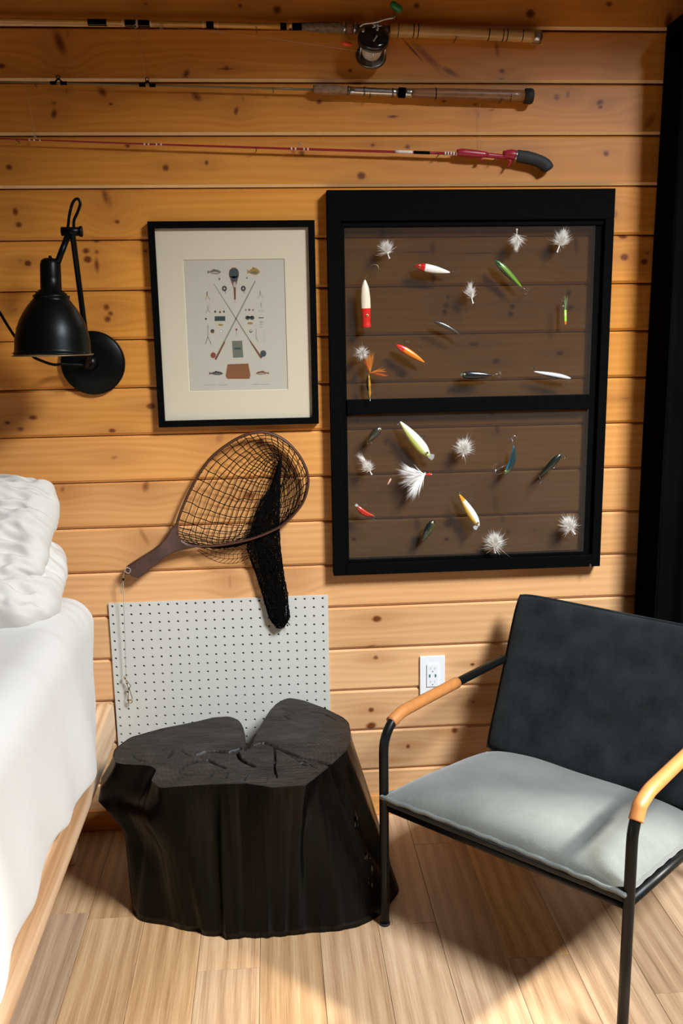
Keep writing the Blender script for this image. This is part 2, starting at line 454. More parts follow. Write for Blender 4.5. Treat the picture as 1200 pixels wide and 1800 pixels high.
# ceiling with an added, unseen opening that shapes the overhead light
OX0, OX1, OY0, OY1 = .80, 2.15, -2.65, -1.27
rw = MB()
rw.box((XL, YR, ZC), (OX0, .12, ZC + .02)); rw.box((OX1, YR, ZC), (XR, .12, ZC + .02))
rw.box((OX0, YR, ZC), (OX1, OY0, ZC + .02)); rw.box((OX0, OY1, ZC), (OX1, .12, ZC + .02))
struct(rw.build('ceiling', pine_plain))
# base strip
bs = MB().box((XL, -.011, 0), (1.06, -.0002, .062), .003)
struct(bs.build('baseboard_back', pine('pine_base_strip', [], 77.7)))

# floor: laminate planks running towards the back wall
floor = struct(MB().box((XL, YR, -.06), (XR, .012, -.014)).build('floor', simple('floor_core', (.04, .025, .015), .9)))
FP = .1415; X00 = -.49
seams = {0: -.418, 1: -.95, 2: -.632, 3: -.30, 4: -.86, 5: -.515, 6: -.178, 7: -.66, 8: -.36, 9: -.80}
FL = .92
cache = {}
for c in range(-13, 25):
    x0 = X00 + c * FP
    if x0 > XR or x0 + FP < XL: continue
    xa, xb = max(x0, XL), min(x0 + FP, XR)
    s0 = seams.get(c, -rnd.random() * FL)
    ys = [.012]; y = s0
    while y > YR + .05:
        ys.append(y); y -= FL
    ys.append(YR)
    for a, b in zip(ys[:-1], ys[1:]):
        L = a - b
        if L < .02: continue
        key = (round(xb - xa, 4), round(L, 4))
        if key not in cache:
            q = MB().box((0.0004, -L + .0004, -.013), (xb - xa - .0004, -.0004, 0), .0009)
            o = q.build('plank', M['oak'], floor); cache[key] = o.data
        else:
            o = bpy.data.objects.new('plank', cache[key]); COL.objects.link(o); o.parent = floor
        o.location = (xa, a, 0)

# curtain at the right end of the back wall
def curtain_fn(z0, z1):
    def fn(u, v):
        x = 1.032 + u * .97; z = lerp(z0, z1, v)
        fold = .022 * math.sin(u * 58 + .8 * math.sin(v * 2.2)) + .008 * math.sin(u * 131 + 1)
        y = -.138 + .7 * fold * (1 - .35 * v) * min(1, u * 30)
        return (x + .004 * math.sin(u * 40 + v * 3) * min(1, u * 12), y, z)
    return fn
cur = root('curtain', 'full length black fabric curtain hanging in soft folds at right end of plank wall', 'curtain', (1.5, -.08, .012))
cm = MB().grid(180, 24, curtain_fn(.012, 2.128))
co = cm.build('drape', M['curtain'], cur)
sd = co.modifiers.new('s', 'SOLIDIFY'); sd.thickness = .003
MB().grid(8, 24, lambda u, v: (1.032 + .006 * math.sin(u * 9 + v * 4), lerp(-.138, -.012, u), lerp(.012, 2.128, v))).build('return_edge', M['curtain'], cur).modifiers.new('s', 'SOLIDIFY').thickness = .003
MB().box((1.027, -.160, 2.124), (2.02, -.03, 2.151), .003).build('header_track', M['black_paint'], cur)
for xx in (1.15, 1.55, 1.95):
    MB().box((xx - .015, -.035, 2.128), (xx + .015, -.0005, 2.146), .002).build('wall_bracket', M['black_paint'], cur)

# ------------------------------------------------------------------ bed
bed = root('bed', 'pale wooden bed frame with a thick plain side rail left of the black stump', 'bed', (-1.35, -1.1, 0))
def rail_fn(u, v):
    # rounded rectangular section swept along y, the end at the wall softly worn
    y = lerp(-2.15, -.014, v)
    pts = [(-.513, .400), (-.506, .411), (-.478, .413), (-.468, .402), (-.467, .30), (-.470, .283), (-.480, .278), (-.508, .279), (-.513, .288)]
    k = u * len(pts); i = int(k) % len(pts); f = k - int(k)
    a, b = pts[i], pts[(i + 1) % len(pts)]
    x, z = lerp(a[0], b[0], f), lerp(a[1], b[1], f)
    e = max(0, (y + .05) / .036)
    if z > .34: z -= .016 * e * e
    return (x, y, z)
MB().grid(36, 50, rail_fn, wrapu=True).build('side_rail', M['birch'], bed)
MB().box((-2.24, -.05, .20), (-.5135, -.016, .40), .004).build('head_rail', M['birch'], bed)
MB().box((-2.24, -2.15, .30), (-.5135, -.052, .325), .003).build('slat_platform', M['birch'], bed)
for x, y in ((-.60, -.15), (-.60, -2.0), (-2.2, -.15), (-2.2, -2.0)):
    MB().box((x - .03, y - .03, 0), (x + .03, y + .03, .2995), .004).build('leg', M['birch'], bed)
# mattress
def superbox(cx, cy, cz, hx, hy, hz, e=8, seg=40, disp=None):
    bm = bmesh.new(); bmesh.ops.create_cube(bm, size=2)
    bmesh.ops.subdivide_edges(bm, edges=bm.edges[:], cuts=seg, use_grid_fill=True)
    for v in bm.verts:
        p = v.co.copy(); l = (abs(p.x) ** e + abs(p.y) ** e + abs(p.z) ** e) ** (1 / e)
        p = p / l
        q = Vector((cx + p.x * hx, cy + p.y * hy, cz + p.z * hz))
        if disp: q = disp(q, p)
        v.co = q
    return bm
def mdisp(q, p):
    return q + Vector((noise.noise(q * 7) * .006, 0, noise.noise(q * 6 + Vector((3, 3, 3))) * .006))
def slab(x0, x1, y0, y1, z0, z1, r, nx, ny, disp):
    """rounded-edge slab meshed finely"""
    bm = bmesh.new(); bmesh.ops.create_cube(bm, size=1)
    for v in bm.verts: v.co = Vector((lerp(x0, x1, v.co.x + .5), lerp(y0, y1, v.co.y + .5), lerp(z0, z1, v.co.z + .5)))
    bmesh.ops.bevel(bm, geom=list(bm.edges), offset=r, segments=6, profile=.5, affect='EDGES')
    for ax, nn, lo, hi in ((0, nx, x0 + r, x1 - r), (1, ny, y0 + r, y1 - r), (2, 8, z0 + r, z1 - r)):
        for i in range(1, nn):
            c = lerp(lo, hi, i / nn); co = [0, 0, 0]; no = [0, 0, 0]; co[ax] = c; no[ax] = 1
            bmesh.ops.bisect_plane(bm, geom=bm.verts[:] + bm.edges[:] + bm.faces[:], plane_co=co, plane_no=no)
    for v in bm.verts: v.co = disp(v.co)
    return bm
mat_bm = slab(-2.2, -.502, -2.1, -.02, .326, .722, .075, 24, 30, lambda c: c + Vector((noise.noise(c * 6) * .004, 0, noise.noise(c * 5) * .006)))
mo = MB().bm(mat_bm).build('mattress', M['linen'])
tag(mo, 'thick mattress in a smooth white fitted sheet whose rounded corner shows by the wall', 'mattress')
# blanket / duvet over the mattress, falling over the rail
def bl_hem(y):
    pts = [(-2.12, .42), (-1.17, .42), (-1.0, .428), (-.92, .452), (-.80, .446), (-.70, .425), (-.56, .408), (-.42, .392), (-.36, .40), (-.31, .44), (-.26, .52), (-.20, .61), (-.15, .68)]
    for (a, za), (b, zb) in zip(pts[:-1], pts[1:]):
        if y <= b:
            t = max(0, (y - a) / (b - a)); t = t * t * (3 - 2 * t); return lerp(za, zb, t)
    return pts[-1][1]
def bl_fn(u, v):
    y = lerp(-2.13, -.15, v)
    hem = bl_hem(y)
    ztop = .742; xr = -.484; rad = .07
    arc = rad * math.pi / 2; flat = 1.66; side = (ztop - rad) - hem
    tot = flat + arc + side
    s = u * tot
    wob = noise.noise(Vector((s * 2.2, y * 2.2, 1))) * .010
    fold = 0
    for (a, b, c, w_, hgt) in ((-.75, -.42, .55, .020, .011), (-.95, -.55, .40, .022, .012), (-1.25, -.60, .35, .02, .009), (-.7, -.95, .9, .03, .008)):
        pass
    # long soft creases running diagonally from the pillow towards the foot
    xx = -.484 - rad - (flat - min(s, flat))
    dd = (xx + .6) * .5 + y
    fold = .011 * (1 - abs(math.sin(dd * 15 + 2.6 * noise.noise(Vector((xx * 2, y * 2, 5)))))) ** 5 * sstep(-1.35, -.25, y) * sstep(-.45, -.75, xx)
    if s < flat:
        x = xr - rad - (flat - s); z = ztop
        nx, nz = 0, 1
    elif s < flat + arc:
        a = (s - flat) / rad
        x = xr - rad + rad * math.sin(a); z = ztop - rad + rad * math.cos(a); nx, nz = math.sin(a), math.cos(a)
    else:
        t = (s - flat - arc)
        x = xr; z = ztop - rad - t; nx, nz = 1, 0
        # flare outwards over the rail
        x += .030 * sstep(.70, .42, z) * sstep(-.18, -.42, y)
        x += .006 * math.sin(y * 26 + 1.5) * sstep(.66, .4, z)
    o = wob * .8 + fold + .004 * math.sin(y * 17 + s * 5)
    puff = .012 * math.sin(math.pi * min(1, max(0, (y + .17) / -.25))) 
    return (x + nx * (o * .5), y, z + nz * (o + puff))
bl = MB().grid(120, 170, bl_fn).build('blanket', M['linen'])
s1 = bl.modifiers.new('s', 'SOLIDIFY'); s1.thickness = .012; s1.offset = 1
s2 = bl.modifiers.new('b', 'SUBSURF'); s2.levels = 0; s2.render_levels = 1
tag(bl, 'smooth white blanket spread over the bed and hanging over its wooden side rail', 'blanket')

def pillow(name, label, c, hx, hy, hz, rot, seed, corner=.0):
    bm = bmesh.new(); N = 56
    g = {}
    for side in (1, -1):
        for j in range(N + 1):
            for i in range(N + 1):
                a = -1 + 2 * i / N; b = -1 + 2 * j / N
                edge = i in (0, N) or j in (0, N)
                if side == -1 and edge: g[(side, i, j)] = g[(1, i, j)]; continue
                f = max(0, (1 - abs(a) ** 3.0)) ** .5 * max(0, (1 - abs(b) ** 3.0)) ** .5
                # edges pull in between the corners
                ax = a * (1 - .02 * (1 - b * b) * abs(a) ** 3) * (1 - .16 * (abs(a * b)) ** 4); by = b * (1 - .03 * (1 - a * a) * abs(b) ** 3) * (1 - .20 * (abs(a * b)) ** 4)
                p = Vector((ax * hx, by * hy, side * f * hz))
                q = Vector((a * 2.0, b * 2.0, side * .7 + seed))
                w = noise.noise(q * 1.4) * .030 + (.5 - abs(noise.noise(Vector((q.x * 2.0 + q.y * 1.2, q.y * 2.4 - q.x * .8, q.z)) * 1.5))) * .050 + (.5 - abs(noise.noise(q * 3.7))) * .020 + noise.noise(q * 7.5) * .006
                rad = math.sin(math.atan2(b, a) * 9 + seed) * .012 * (abs(a * b) ** .5) 
                p.z += (w + rad) * (.25 + .75 * f)
                p.x += noise.noise(q * 1.9 + Vector((9, 0, 0))) * .018 * abs(a); p.y += noise.noise(q * 1.9 + Vector((0, 9, 0))) * .018 * abs(b)
                g[(side, i, j)] = bm.verts.new(p)
        for j in range(N):
            for i in range(N):
                q4 = [g[(side, i, j)], g[(side, i + 1, j)], g[(side, i + 1, j + 1)], g[(side, i, j + 1)]]
                if side == -1: q4.reverse()
                try: bm.faces.new(q4)
                except ValueError: pass
    bm.transform(Matrix.Translation(c) @ rot)
    o = MB().bm(bm).build(name, M['linen2'])
    s = o.modifiers.new('b', 'SUBSURF'); s.levels = 0; s.render_levels = 1
    return tag(o, label, 'pillow', 'white pillows piled at the head of the bed')
from mathutils import Euler
pillow('pillow', 'rumpled white pillow lying lowest of the pair, on the mattress', Vector((-.86, -.245, .812)), .345, .205, .085, Euler((R(16), R(3), R(2))).to_matrix().to_4x4(), 2.1)
pillow('pillow', 'creased white pillow resting on top of the other one against plank wall', Vector((-.885, -.175, .935)), .345, .185, .078, Euler((R(40), R(4), R(-3))).to_matrix().to_4x4(), 7.7)
# ------------------------------------------------------------------ pegboard with real holes
pegtl = W(190, 1055, -.006); pegtr = W(576, 1042, -.006)
PX0 = W(197.2, 1066, -.006).x; PZ0 = W(197.2, 1066, -.006).z; HS = .0254 * 1.0
def pegboard():
    mb = MB(); y0, y1 = -.0065, -.0005
    ncol = 24; nrow = int((PZ0 - .02) / HS) + 1
    HS_ = (W(566.7, 1049.5, -.006).x - PX0) / 23
    mL, mT = .0095, .0095
    xs = [PX0 + (i - .5) * HS_ for i in range(ncol + 1)]; zs = [PZ0 - (j - .5) * HS_ for j in range(nrow + 1)]
    xs[0] = pegtl.x; xs[-1] = pegtr.x; zs[0] = PZ0 + .0085; zs[-1] = .0008
    r = .0032; n = 12
    for j in range(nrow):
        for i in range(ncol):
            cx, cz = PX0 + i * HS_, PZ0 - j * HS_
            a, b, c, d = xs[i], xs[i + 1], zs[j + 1], zs[j]
            ring = []; outer = []
            for k in range(n):
                an = 2 * math.pi * (k + .5) / n - math.pi * 3 / 4
                ring.append((cx + r * math.cos(an), cz + r * math.sin(an)))
            per = n // 4
            cs = [(a, c), (b, c), (b, d), (a, d)]
            for k in range(4):
                p, q = cs[k], cs[(k + 1) % 4]
                for t in range(per): outer.append((lerp(p[0], q[0], t / per), lerp(p[1], q[1], t / per)))
            # ring starts near the corner (a,c) direction
            vs = [(x, y0, z) for x, z in outer] + [(x, y0, z) for x, z in ring] + [(x, y1, z) for x, z in ring]
            fs = []
            for k in range(n):
                l = (k + 1) % n
                fs.append([k, l, n + l, n + k]); fs.append([n + k, n + l, 2 * n + l, 2 * n + k])
            mb.add(vs, fs, 0, False)
    x0, x1, z0, z1 = xs[0], xs[-1], zs[-1], zs[0]
    for (p, q) in (((x0, z0), (x1, z0)), ((x1, z0), (x1, z1)), ((x1, z1), (x0, z1)), ((x0, z1), (x0, z0))):
        mb.add([(p[0], y0, p[1]), (q[0], y0, q[1]), (q[0], y1, q[1]), (p[0], y1, p[1])], [[0, 1, 2, 3]], 0, False)
    mb.add([(x0, y1, z0), (x1, y1, z0), (x1, y1, z1), (x0, y1, z1)], [[0, 1, 2, 3]], 1, False)
    return mb
po = pegboard().build('pegboard', [M['peg'], simple('pegboard_back', (.05, .04, .03), .9)], fix=False)
tag(po, 'white perforated pegboard panel leaning flat on wall behind the black stump', 'pegboard')

# ------------------------------------------------------------------ wall outlet
a = W(738, 1152); b = W(780, 1219)
ox = (a.x + b.x) / 2; oz = (a.z + b.z) / 2; hw = .0365; hh = .0585
out = root('wall_outlet', 'white electrical outlet cover plate with two USB slots on the plank wall', 'outlet', (ox, 0, oz))
MB().box((ox - hw, -.0065, oz - hh), (ox + hw, -.0002, oz + hh), .0022).build('cover_plate', M['white_plastic'], out)
MB().box((ox - .017, -.0095, oz - .034), (ox + .017, -.0055, oz + .034), .0012).build('receptacle', M['white_plastic'], out)
for sx in (-1, 1):
    MB().box((ox + sx * .0085 - .0022, -.0101, oz - .0045), (ox + sx * .0085 + .0022, -.0090, oz + .0045), .0003).build('usb_slot', M['teal_slot'], out)
M['sg'] = simple('slot_grey', (.35, .37, .36), .6)
for zc in (.022, -.018):
    for sx in (-1, 1):
        MB().box((ox + sx * .0062 - .0007, -.0099, oz + zc - .003), (ox + sx * .0062 + .0007, -.0090, oz + zc + .003)).build('blade_slot', M['sg'], out)
    MB().tube([(ox, -.0099, oz + zc - .009), (ox, -.0090, oz + zc - .009)], .0016, 10).build('ground_hole', M['dark_slot'], out)

# ------------------------------------------------------------------ framed print
pts = [W(257, 390, -.022), W(552, 386, -.022), W(561, 743, -.022), W(281, 753, -.022)]
x0 = (pts[0].x + pts[3].x) / 2; x1 = (pts[1].x + pts[2].x) / 2; z1 = (pts[0].z + pts[1].z) / 2; z0 = (pts[2].z + pts[3].z) / 2
pic = root('picture_frame', 'black framed fishing tackle print with a wide cream mat above the landing net', 'picture', ((x0 + x1) / 2, 0, z0))
fw = .0165
fb = MB()
def bar(mb, a, b, c, d, y0, y1, bev=.0015): mb.box((a, y0, c), (b, y1, d), bev)
for nm, q in (('frame_rail', (x0, x1, z1 - fw, z1)), ('frame_rail', (x0, x1, z0, z0 + fw)), ('frame_stile', (x0, x0 + fw, z0 + fw, z1 - fw)), ('frame_stile', (x1 - fw, x1, z0 + fw, z1 - fw))):
    MB().box((q[0], -.024, q[2]), (q[1], -.001, q[3]), .0012).build(nm, M['black_paint'], pic)
ml = [W(320, 457, -.014), W(499, 454, -.014), W(507, 684, -.014), W(333, 690, -.014)]
mx0 = (ml[0].x + ml[3].x) / 2; mx1 = (ml[1].x + ml[2].x) / 2; mz1 = (ml[0].z + ml[1].z) / 2; mz0 = (ml[2].z + ml[3].z) / 2
mm = MB()
ix0, ix1, iz0, iz1 = x0 + fw - .002, x1 - fw + .002, z0 + fw - .002, z1 - fw + .002
O = [(ix0, iz0), (ix1, iz0), (ix1, iz1), (ix0, iz1)]; I = [(mx0, mz0), (mx1, mz0), (mx1, mz1), (mx0, mz1)]
I2 = [(mx0 + .0018, mz0 + .0018), (mx1 - .0018, mz0 + .0018), (mx1 - .0018, mz1 - .0018), (mx0 + .0018, mz1 - .0018)]
vs = [(x, -.0125, z) for x, z in O] + [(x, -.0125, z) for x, z in I] + [(x, -.0105, z) for x, z in I2]
mm.add(vs, [[k, (k + 1) % 4, (k + 1) % 4 + 4, k + 4] for k in range(4)] + [[k + 4, (k + 1) % 4 + 4, (k + 1) % 4 + 8, k + 8] for k in range(4)], 0, False)
mm.build('mat_board', M['mat_board'], pic)
MB().box((mx0 - .01, -.0104, mz0 - .01), (mx1 + .01, -.009, mz1 + .01)).build('print_sheet', M['print_paper'], pic)
MB().add([(ix0, -.017, iz0), (ix1, -.017, iz0), (ix1, -.017, iz1), (ix0, -.017, iz1)], [[0, 1, 2, 3]], 0, False).build('glazing', M['pane'], pic)
# flat print: coordinates taken on the 1017x1800 enlargement of the sheet
INK = {'dk': (.035, .035, .032), 'br': (.14, .055, .02), 'gr': (.12, .13, .09), 'gy': (.20, .18, .15), 'ye': (.26, .17, .04), 'ol': (.13, .11, .06), 'rd': (.20, .04, .025), 'te': (.03, .05, .05), 'lt': (.33, .29, .24), 'wk': (.20, .075, .025), 'bg': (.62, .60, .55)}
ink_names = list(INK); inks = [simple('ink_' + {'dk':'black','br':'brown','gr':'green','gy':'grey','ye':'yellow','ol':'olive','rd':'red','te':'slate','lt':'pale','wk':'wicker','bg':'white'}[k], v, .85) for k, v in INK.items()]
def pt(u, v, lift=0): # enlargement px -> wall
    w = W(350 + u * 130 / 1017, 450 + v * 230 / 1800, -.0105); return (w.x, -.0105 - lift, w.z)
art = MB()
def poly(ps, c, lift=.0001): art.add([pt(x, y, lift) for x, y in ps], [list(range(len(ps)))], ink_names.index(c), False)
def line(x1_, y1_, x2_, y2_, w, c, w2=None, lift=.0001):
    w2 = w if w2 is None else w2
    dx, dy = x2_ - x1_, y2_ - y1_; L = math.hypot(dx, dy); nx, ny = -dy / L, dx / L
    poly([(x1_ + nx * w / 2, y1_ + ny * w / 2), (x2_ + nx * w2 / 2, y2_ + ny * w2 / 2), (x2_ - nx * w2 / 2, y2_ - ny * w2 / 2), (x1_ - nx * w / 2, y1_ - ny * w / 2)], c, lift)
def ell(cx, cy, rx, ry, c, lift=.0001, a=0, n=18):
    ps = []
    for k in range(n):
        t = 2 * math.pi * k / n; x, y = rx * math.cos(t), ry * math.sin(t)
        ps.append((cx + x * math.cos(a) - y * math.sin(a), cy + x * math.sin(a) + y * math.cos(a)))
    poly(ps, c, lift)
def fish(cx, cy, L, H, c, c2, d=1):
    b = [(-.5, 0), (-.32, -.35), (-.05, -.5), (.2, -.3), (.36, -.1), (.5, -.35), (.46, 0), (.5, .35), (.36, .12), (.1, .35), (-.2, .42), (-.4, .25)]
    poly([(cx + x * L * d, cy + y * H) for x, y in b], c)
    poly([(cx + (x * .7 - .03) * L * d, cy + (y * .35 + .12) * H) for x, y in b], c2, .0002)
    poly([(cx - .08 * L * d, cy - .42 * H), (cx + .02 * L * d, cy - .62 * H), (cx + .12 * L * d, cy - .36 * H)], c)
fish(205, 220, 190, 75, 'ol', 'lt', -1); fish(745, 215, 180, 110, 'ye', 'ol', -1)
fish(232, 1615, 195, 60, 'dk', 'gr', -1); fish(870, 1610, 185, 55, 'br', 'lt', 1)
ell(477, 238, 70, 80, 'br'); poly([(408, 262), (546, 262), (500, 440), (470, 440)], 'br'); ell(477, 238, 60, 70, 'te', .0002)
poly([(420, 280), (534, 280), (505, 350), (455, 350)], 'te', .0002); ell(488, 395, 22, 40, 'lt', .0003); poly([(472, 430), (504, 430), (502, 600), (480, 600)], 'br'); line(490, 600, 490, 650, 3, 'gy')
for cx in (346, 606): ell(cx, 447, 34, 38, 'dk'); ell(cx, 447, 13, 15, 'lt', .0002); line(cx + 8, 480, cx + 14, 510, 14, 'gy')
line(200, 380, 845, 1400, 8, 'gy', 20); line(770, 345, 220, 1420, 16, 'gy', 20); line(700, 1170, 850, 1395, 16, 'br', 28, .0002); line(350, 1180, 222, 1425, 20, 'br', 28, .0002)
ell(192, 1365, 36, 40, 'rd', .0003); ell(880, 1342, 42, 45, 'te', .0003); line(840, 1380, 860, 1400, 30, 'dk')
poly([(450, 1170), (590, 1165), (607, 1395), (465, 1400)], 'gr'); line(485, 1275, 575, 1272, 26, 'te', None, .0002)
poly([(390, 1490), (675, 1480), (705, 1640), (690, 1690), (385, 1690), (362, 1650)], 'wk'); line(395, 1500, 670, 1492, 14, 'br', None, .0002)
for k in range(9): line(400 + k * 32, 1500, 392 + k * 35, 1680, 3, 'br', None, .0002)
line(212, 862, 358, 860, 66, 'te'); line(222, 862, 348, 860, 22, 'dk', None, .0002)
ell(665, 850, 32, 28, 'dk'); ell(726, 850, 32, 28, 'dk'); line(650, 838, 740, 838, 12, 'dk')
for x, y, c in ((220, 765, 'dk'), (340, 765, 'dk'), (286, 772, 'br'), (92, 865, 'dk'), (512, 1013, 'rd'), (688, 740, 'br'), (640, 742, 'gy'), (740, 742, 'gy'), (278, 316, 'ol'), (655, 302, 'gy')): ell(x, y, 13, 16, c)
ell(295, 948, 36, 13, 'ye'); ell(700, 925, 40, 15, 'ye'); ell(182, 1035, 27, 28, 'br'); ell(182, 1022, 24, 14, 'dk', .0002); ell(710, 1035, 19, 20, 'te'); ell(712, 1030, 9, 9, 'bg', .0002); ell(300, 1035, 20, 22, 'lt'); ell(300, 1035, 12, 13, 'bg', .0002)
for x1_, y1_, x2_, y2_, w_, c in ((108, 490, 108, 540, 14, 'gr'), (108, 530, 85, 605, 7, 'ye'), (108, 530, 148, 605, 7, 'ye'), (100, 680, 130, 745, 6, 'gy'), (140, 680, 90, 790, 6, 'gy'), (120, 745, 160, 785, 5, 'gy'),
    (120, 945, 118, 1120, 9, 'gy'), (118, 1110, 85, 1215, 8, 'gr'), (118, 1110, 165, 1215, 8, 'gr'), (838, 480, 838, 530, 10, 'gr'), (838, 520, 808, 580, 5, 'gy'), (838, 520, 880, 580, 5, 'gy'), (848, 640, 850, 710, 8, 'gy'),
    (840, 740, 815, 770, 5, 'gy'), (850, 740, 885, 775, 5, 'gy'), (815, 850, 885, 850, 12, 'dk'), (825, 905, 880, 905, 6, 'gy'), (850, 905, 850, 945, 5, 'gy'), (825, 945, 880, 945, 4, 'gy'), (825, 978, 875, 978, 4, 'gy'),
    (782, 1000, 782, 1140, 6, 'gy'), (782, 1120, 810, 1175, 6, 'gy'), (890, 1040, 885, 1200, 3, 'lt'), (512, 1030, 512, 1120, 3, 'gy'), (500, 1060, 525, 1060, 3, 'gy')): line(x1_, y1_, x2_, y2_, w_, c)
for a_, b_ in ((65, 150), (165, 235), (260, 385)): line(a_, 1772, b_, 1770, 5, 'gy')
for a_, b_ in ((730, 840), (850, 960)): line(a_, 1768, b_, 1764, 5, 'gy')
ao = art.build('printed_artwork', inks, pic, fix=False)

# ------------------------------------------------------------------ old screen sash with lures
YF = -.036
s_tl, s_tr, s_br, s_bl = W(574, 333, YF), W(1080, 332, YF), W(1056, 998, YF), W(586, 1010, YF)
sx0 = (s_tl.x + s_bl.x) / 2; sx1 = (s_tr.x + s_br.x) / 2; sz1 = (s_tl.z + s_tr.z) / 2; sz0 = (s_bl.z + s_br.z) / 2
sash = root('screen_sash', 'black painted window screen sash holding the fishing lures, hung on plank wall', 'window screen', ((sx0 + sx1) / 2, 0, sz0))
il = (W(602, 500, YF).x + W(609, 850, YF).x) / 2; ir = (W(1047, 450, YF).x + W(1036, 850, YF).x) / 2
zt = W(800, 397, YF).z; zm1 = W(800, 699, YF).z; zm0 = W(800, 724, YF).z; zb = W(800, 979, YF).z
stepR = (W(1061, 450, YF).x + W(1046, 850, YF).x) / 2
def fr(nm, a, b, c, d, y0=YF, y1=-.001): return MB().box((a, y0, c), (b, y1, d), .0018).build(nm, M['black_paint'], sash)
fr('top_rail', sx0, sx1, zt + .014, sz1)
fr('stile', sx0, il - .004, sz0, zt + .014); fr('stile', stepR, sx1, sz0, zt + .014)
fr('bottom_rail', il - .004, stepR, sz0, zb - .008)
fr('meeting_rail', il + .006, ir - .004, zm0, zm1, YF + .002, -.012)
# recessed inner moulding
fr('inner_strip', il - .004, stepR, zt, zt + .014, YF + .008); fr('inner_strip', il - .004, il + .006, zb - .008, zt, YF + .008)
fr('inner_strip', ir - .004, stepR, zb - .008, zt, YF + .014); fr('inner_strip', il + .006, ir - .004, zb - .008, zb, YF + .008)
YS = -.024
MB().box((il + .005, YS, zb - .002), (ir - .003, YS + .0008, zt + .002)).build('insect_screen', M['screen'], sash)
hk = W(1037, 994, YF)
MB().box((hk.x - .002, YF - .002, hk.z - .007), (hk.x + .002, YF + .001, hk.z + .004)).build('catch', M['steel'], sash)
# ------------------------------------------------------------------ lures hooked into the screen
YL = -.048
def lure_mat(name, back, side, belly, head=None, headx=.2, gloss=.25, metal=0.0, bars=None, tail=None):
    t = NT(name); O = t.obj(); sx = t.n('ShaderNodeSeparateXYZ'); t.l(O, sx.inputs[0])
    # local z: back(+)..belly(-), local x: +head
    f = t.math('ADD', t.math('MULTIPLY', sx.outputs[2], 1 / .012), .5)
    nz = t.noise(O, 900, 1)
    col = t.ramp(f, [(.18, belly), (.40, side), (.62, side), (.82, back)])
    if bars:
        s = t.math('SINE', t.math('MULTIPLY', sx.outputs[0], bars[1]))
        col = t.mix(t.ramp(s, [(.55, 0.0), (.7, 1.0)]), col, bars[0])
    if head: col = t.mix(t.ramp(t.math('ADD', t.math('MULTIPLY', sx.outputs[0], 300), .5 - headx * 300), [(.3, 0.0), (.7, 1.0)]), col, head)
    if tail: col = t.mix(t.ramp(t.math('ADD', t.math('MULTIPLY', sx.outputs[0], -300), .5 + tail[1] * 300), [(.3, 0.0), (.7, 1.0)]), col, tail[0])
    t.l(t.mix(t.math('MULTIPLY', nz, .25), col, (.5, .5, .48), 'OVERLAY'), t.b.inputs['Base Color'])
    t.b.inputs['Roughness'].default_value = gloss; t.b.inputs['Metallic'].default_value = metal
    t.b.inputs['Coat Weight'].default_value = .6; t.b.inputs['Coat Roughness'].default_value = .12
    return t.mat
M['eye_w'] = simple('lure_eye_ring', (.75, .7, .3), .2); M['eye_b'] = simple('lure_eye_pupil', (.01, .01, .01), .1)

def frame_px(p0, p1, Y=YL):
    """root matrix with local +x from tail p0... to head p1"""
    a = W(*p0, Y); b = W(*p1, Y); c = (a + b) / 2; d = b - a
    return c, d.length, math.atan2(d.z, d.x)
def lure_root(name, label, c, ang, flip=False, cat='fishing lure', group='fishing lures hooked into the window screen'):
    o = root(name, label, cat, c, group)
    o.rotation_euler = (0, -ang, 0)
    return o
def to_local(o, v): # world->lure local
    d = v - Vector(o.location); a = -o.rotation_euler[1]
    return Vector((d.x * math.cos(a) + d.z * math.sin(a), d.y, -d.x * math.sin(a) + d.z * math.cos(a)))
def hook_mesh(p, d, size=.011, prongs=3, r=.0005):
    """treble hook hanging from p in direction d (local coords)"""
    p = Vector(p); d = Vector(d).normalized(); mb = MB()
    a = d.orthogonal().normalized(); b = d.cross(a)
    mb.tube([p, p + d * size * .75], r * 1.1, 6)
    mb.tube([p + (a * math.cos(t) + d * math.sin(t)) * .0014 - d * .0012 for t in [2 * math.pi * k / 10 for k in range(10)]], r * .7, 5, closed=True)
    for k in range(prongs):
        an = 2 * math.pi * k / prongs + .4; o_ = a * math.cos(an) + b * math.sin(an); R_ = size * .24
        c = p + d * size * .75 + o_ * R_
        pts = [c + (-o_ * math.cos(t) + d * math.sin(t)) * R_ for t in [math.pi * q / 8 for q in range(9)]]
        pts.append(pts[-1] - d * size * .25)
        mb.tube(pts, [r] * 8 + [r * .7, r * .2], 6)
    return mb
def single_hook(p, d, side, size=.014, r=.00055):
    p = Vector(p); d = Vector(d).normalized(); o_ = Vector(side).normalized(); mb = MB()
    R_ = size * .26; c = p + d * size * .7 + o_ * R_
    pts = [p] + [p + d * size * .7 * t for t in (.5, 1)] + [c + (-o_ * math.cos(t) + d * math.sin(t)) * R_ for t in [math.pi * q / 8 for q in range(1, 9)]]
    pts.append(pts[-1] - d * size * .3)
    return mb.tube(pts, [r] * (len(pts) - 1) + [r * .2], 6)

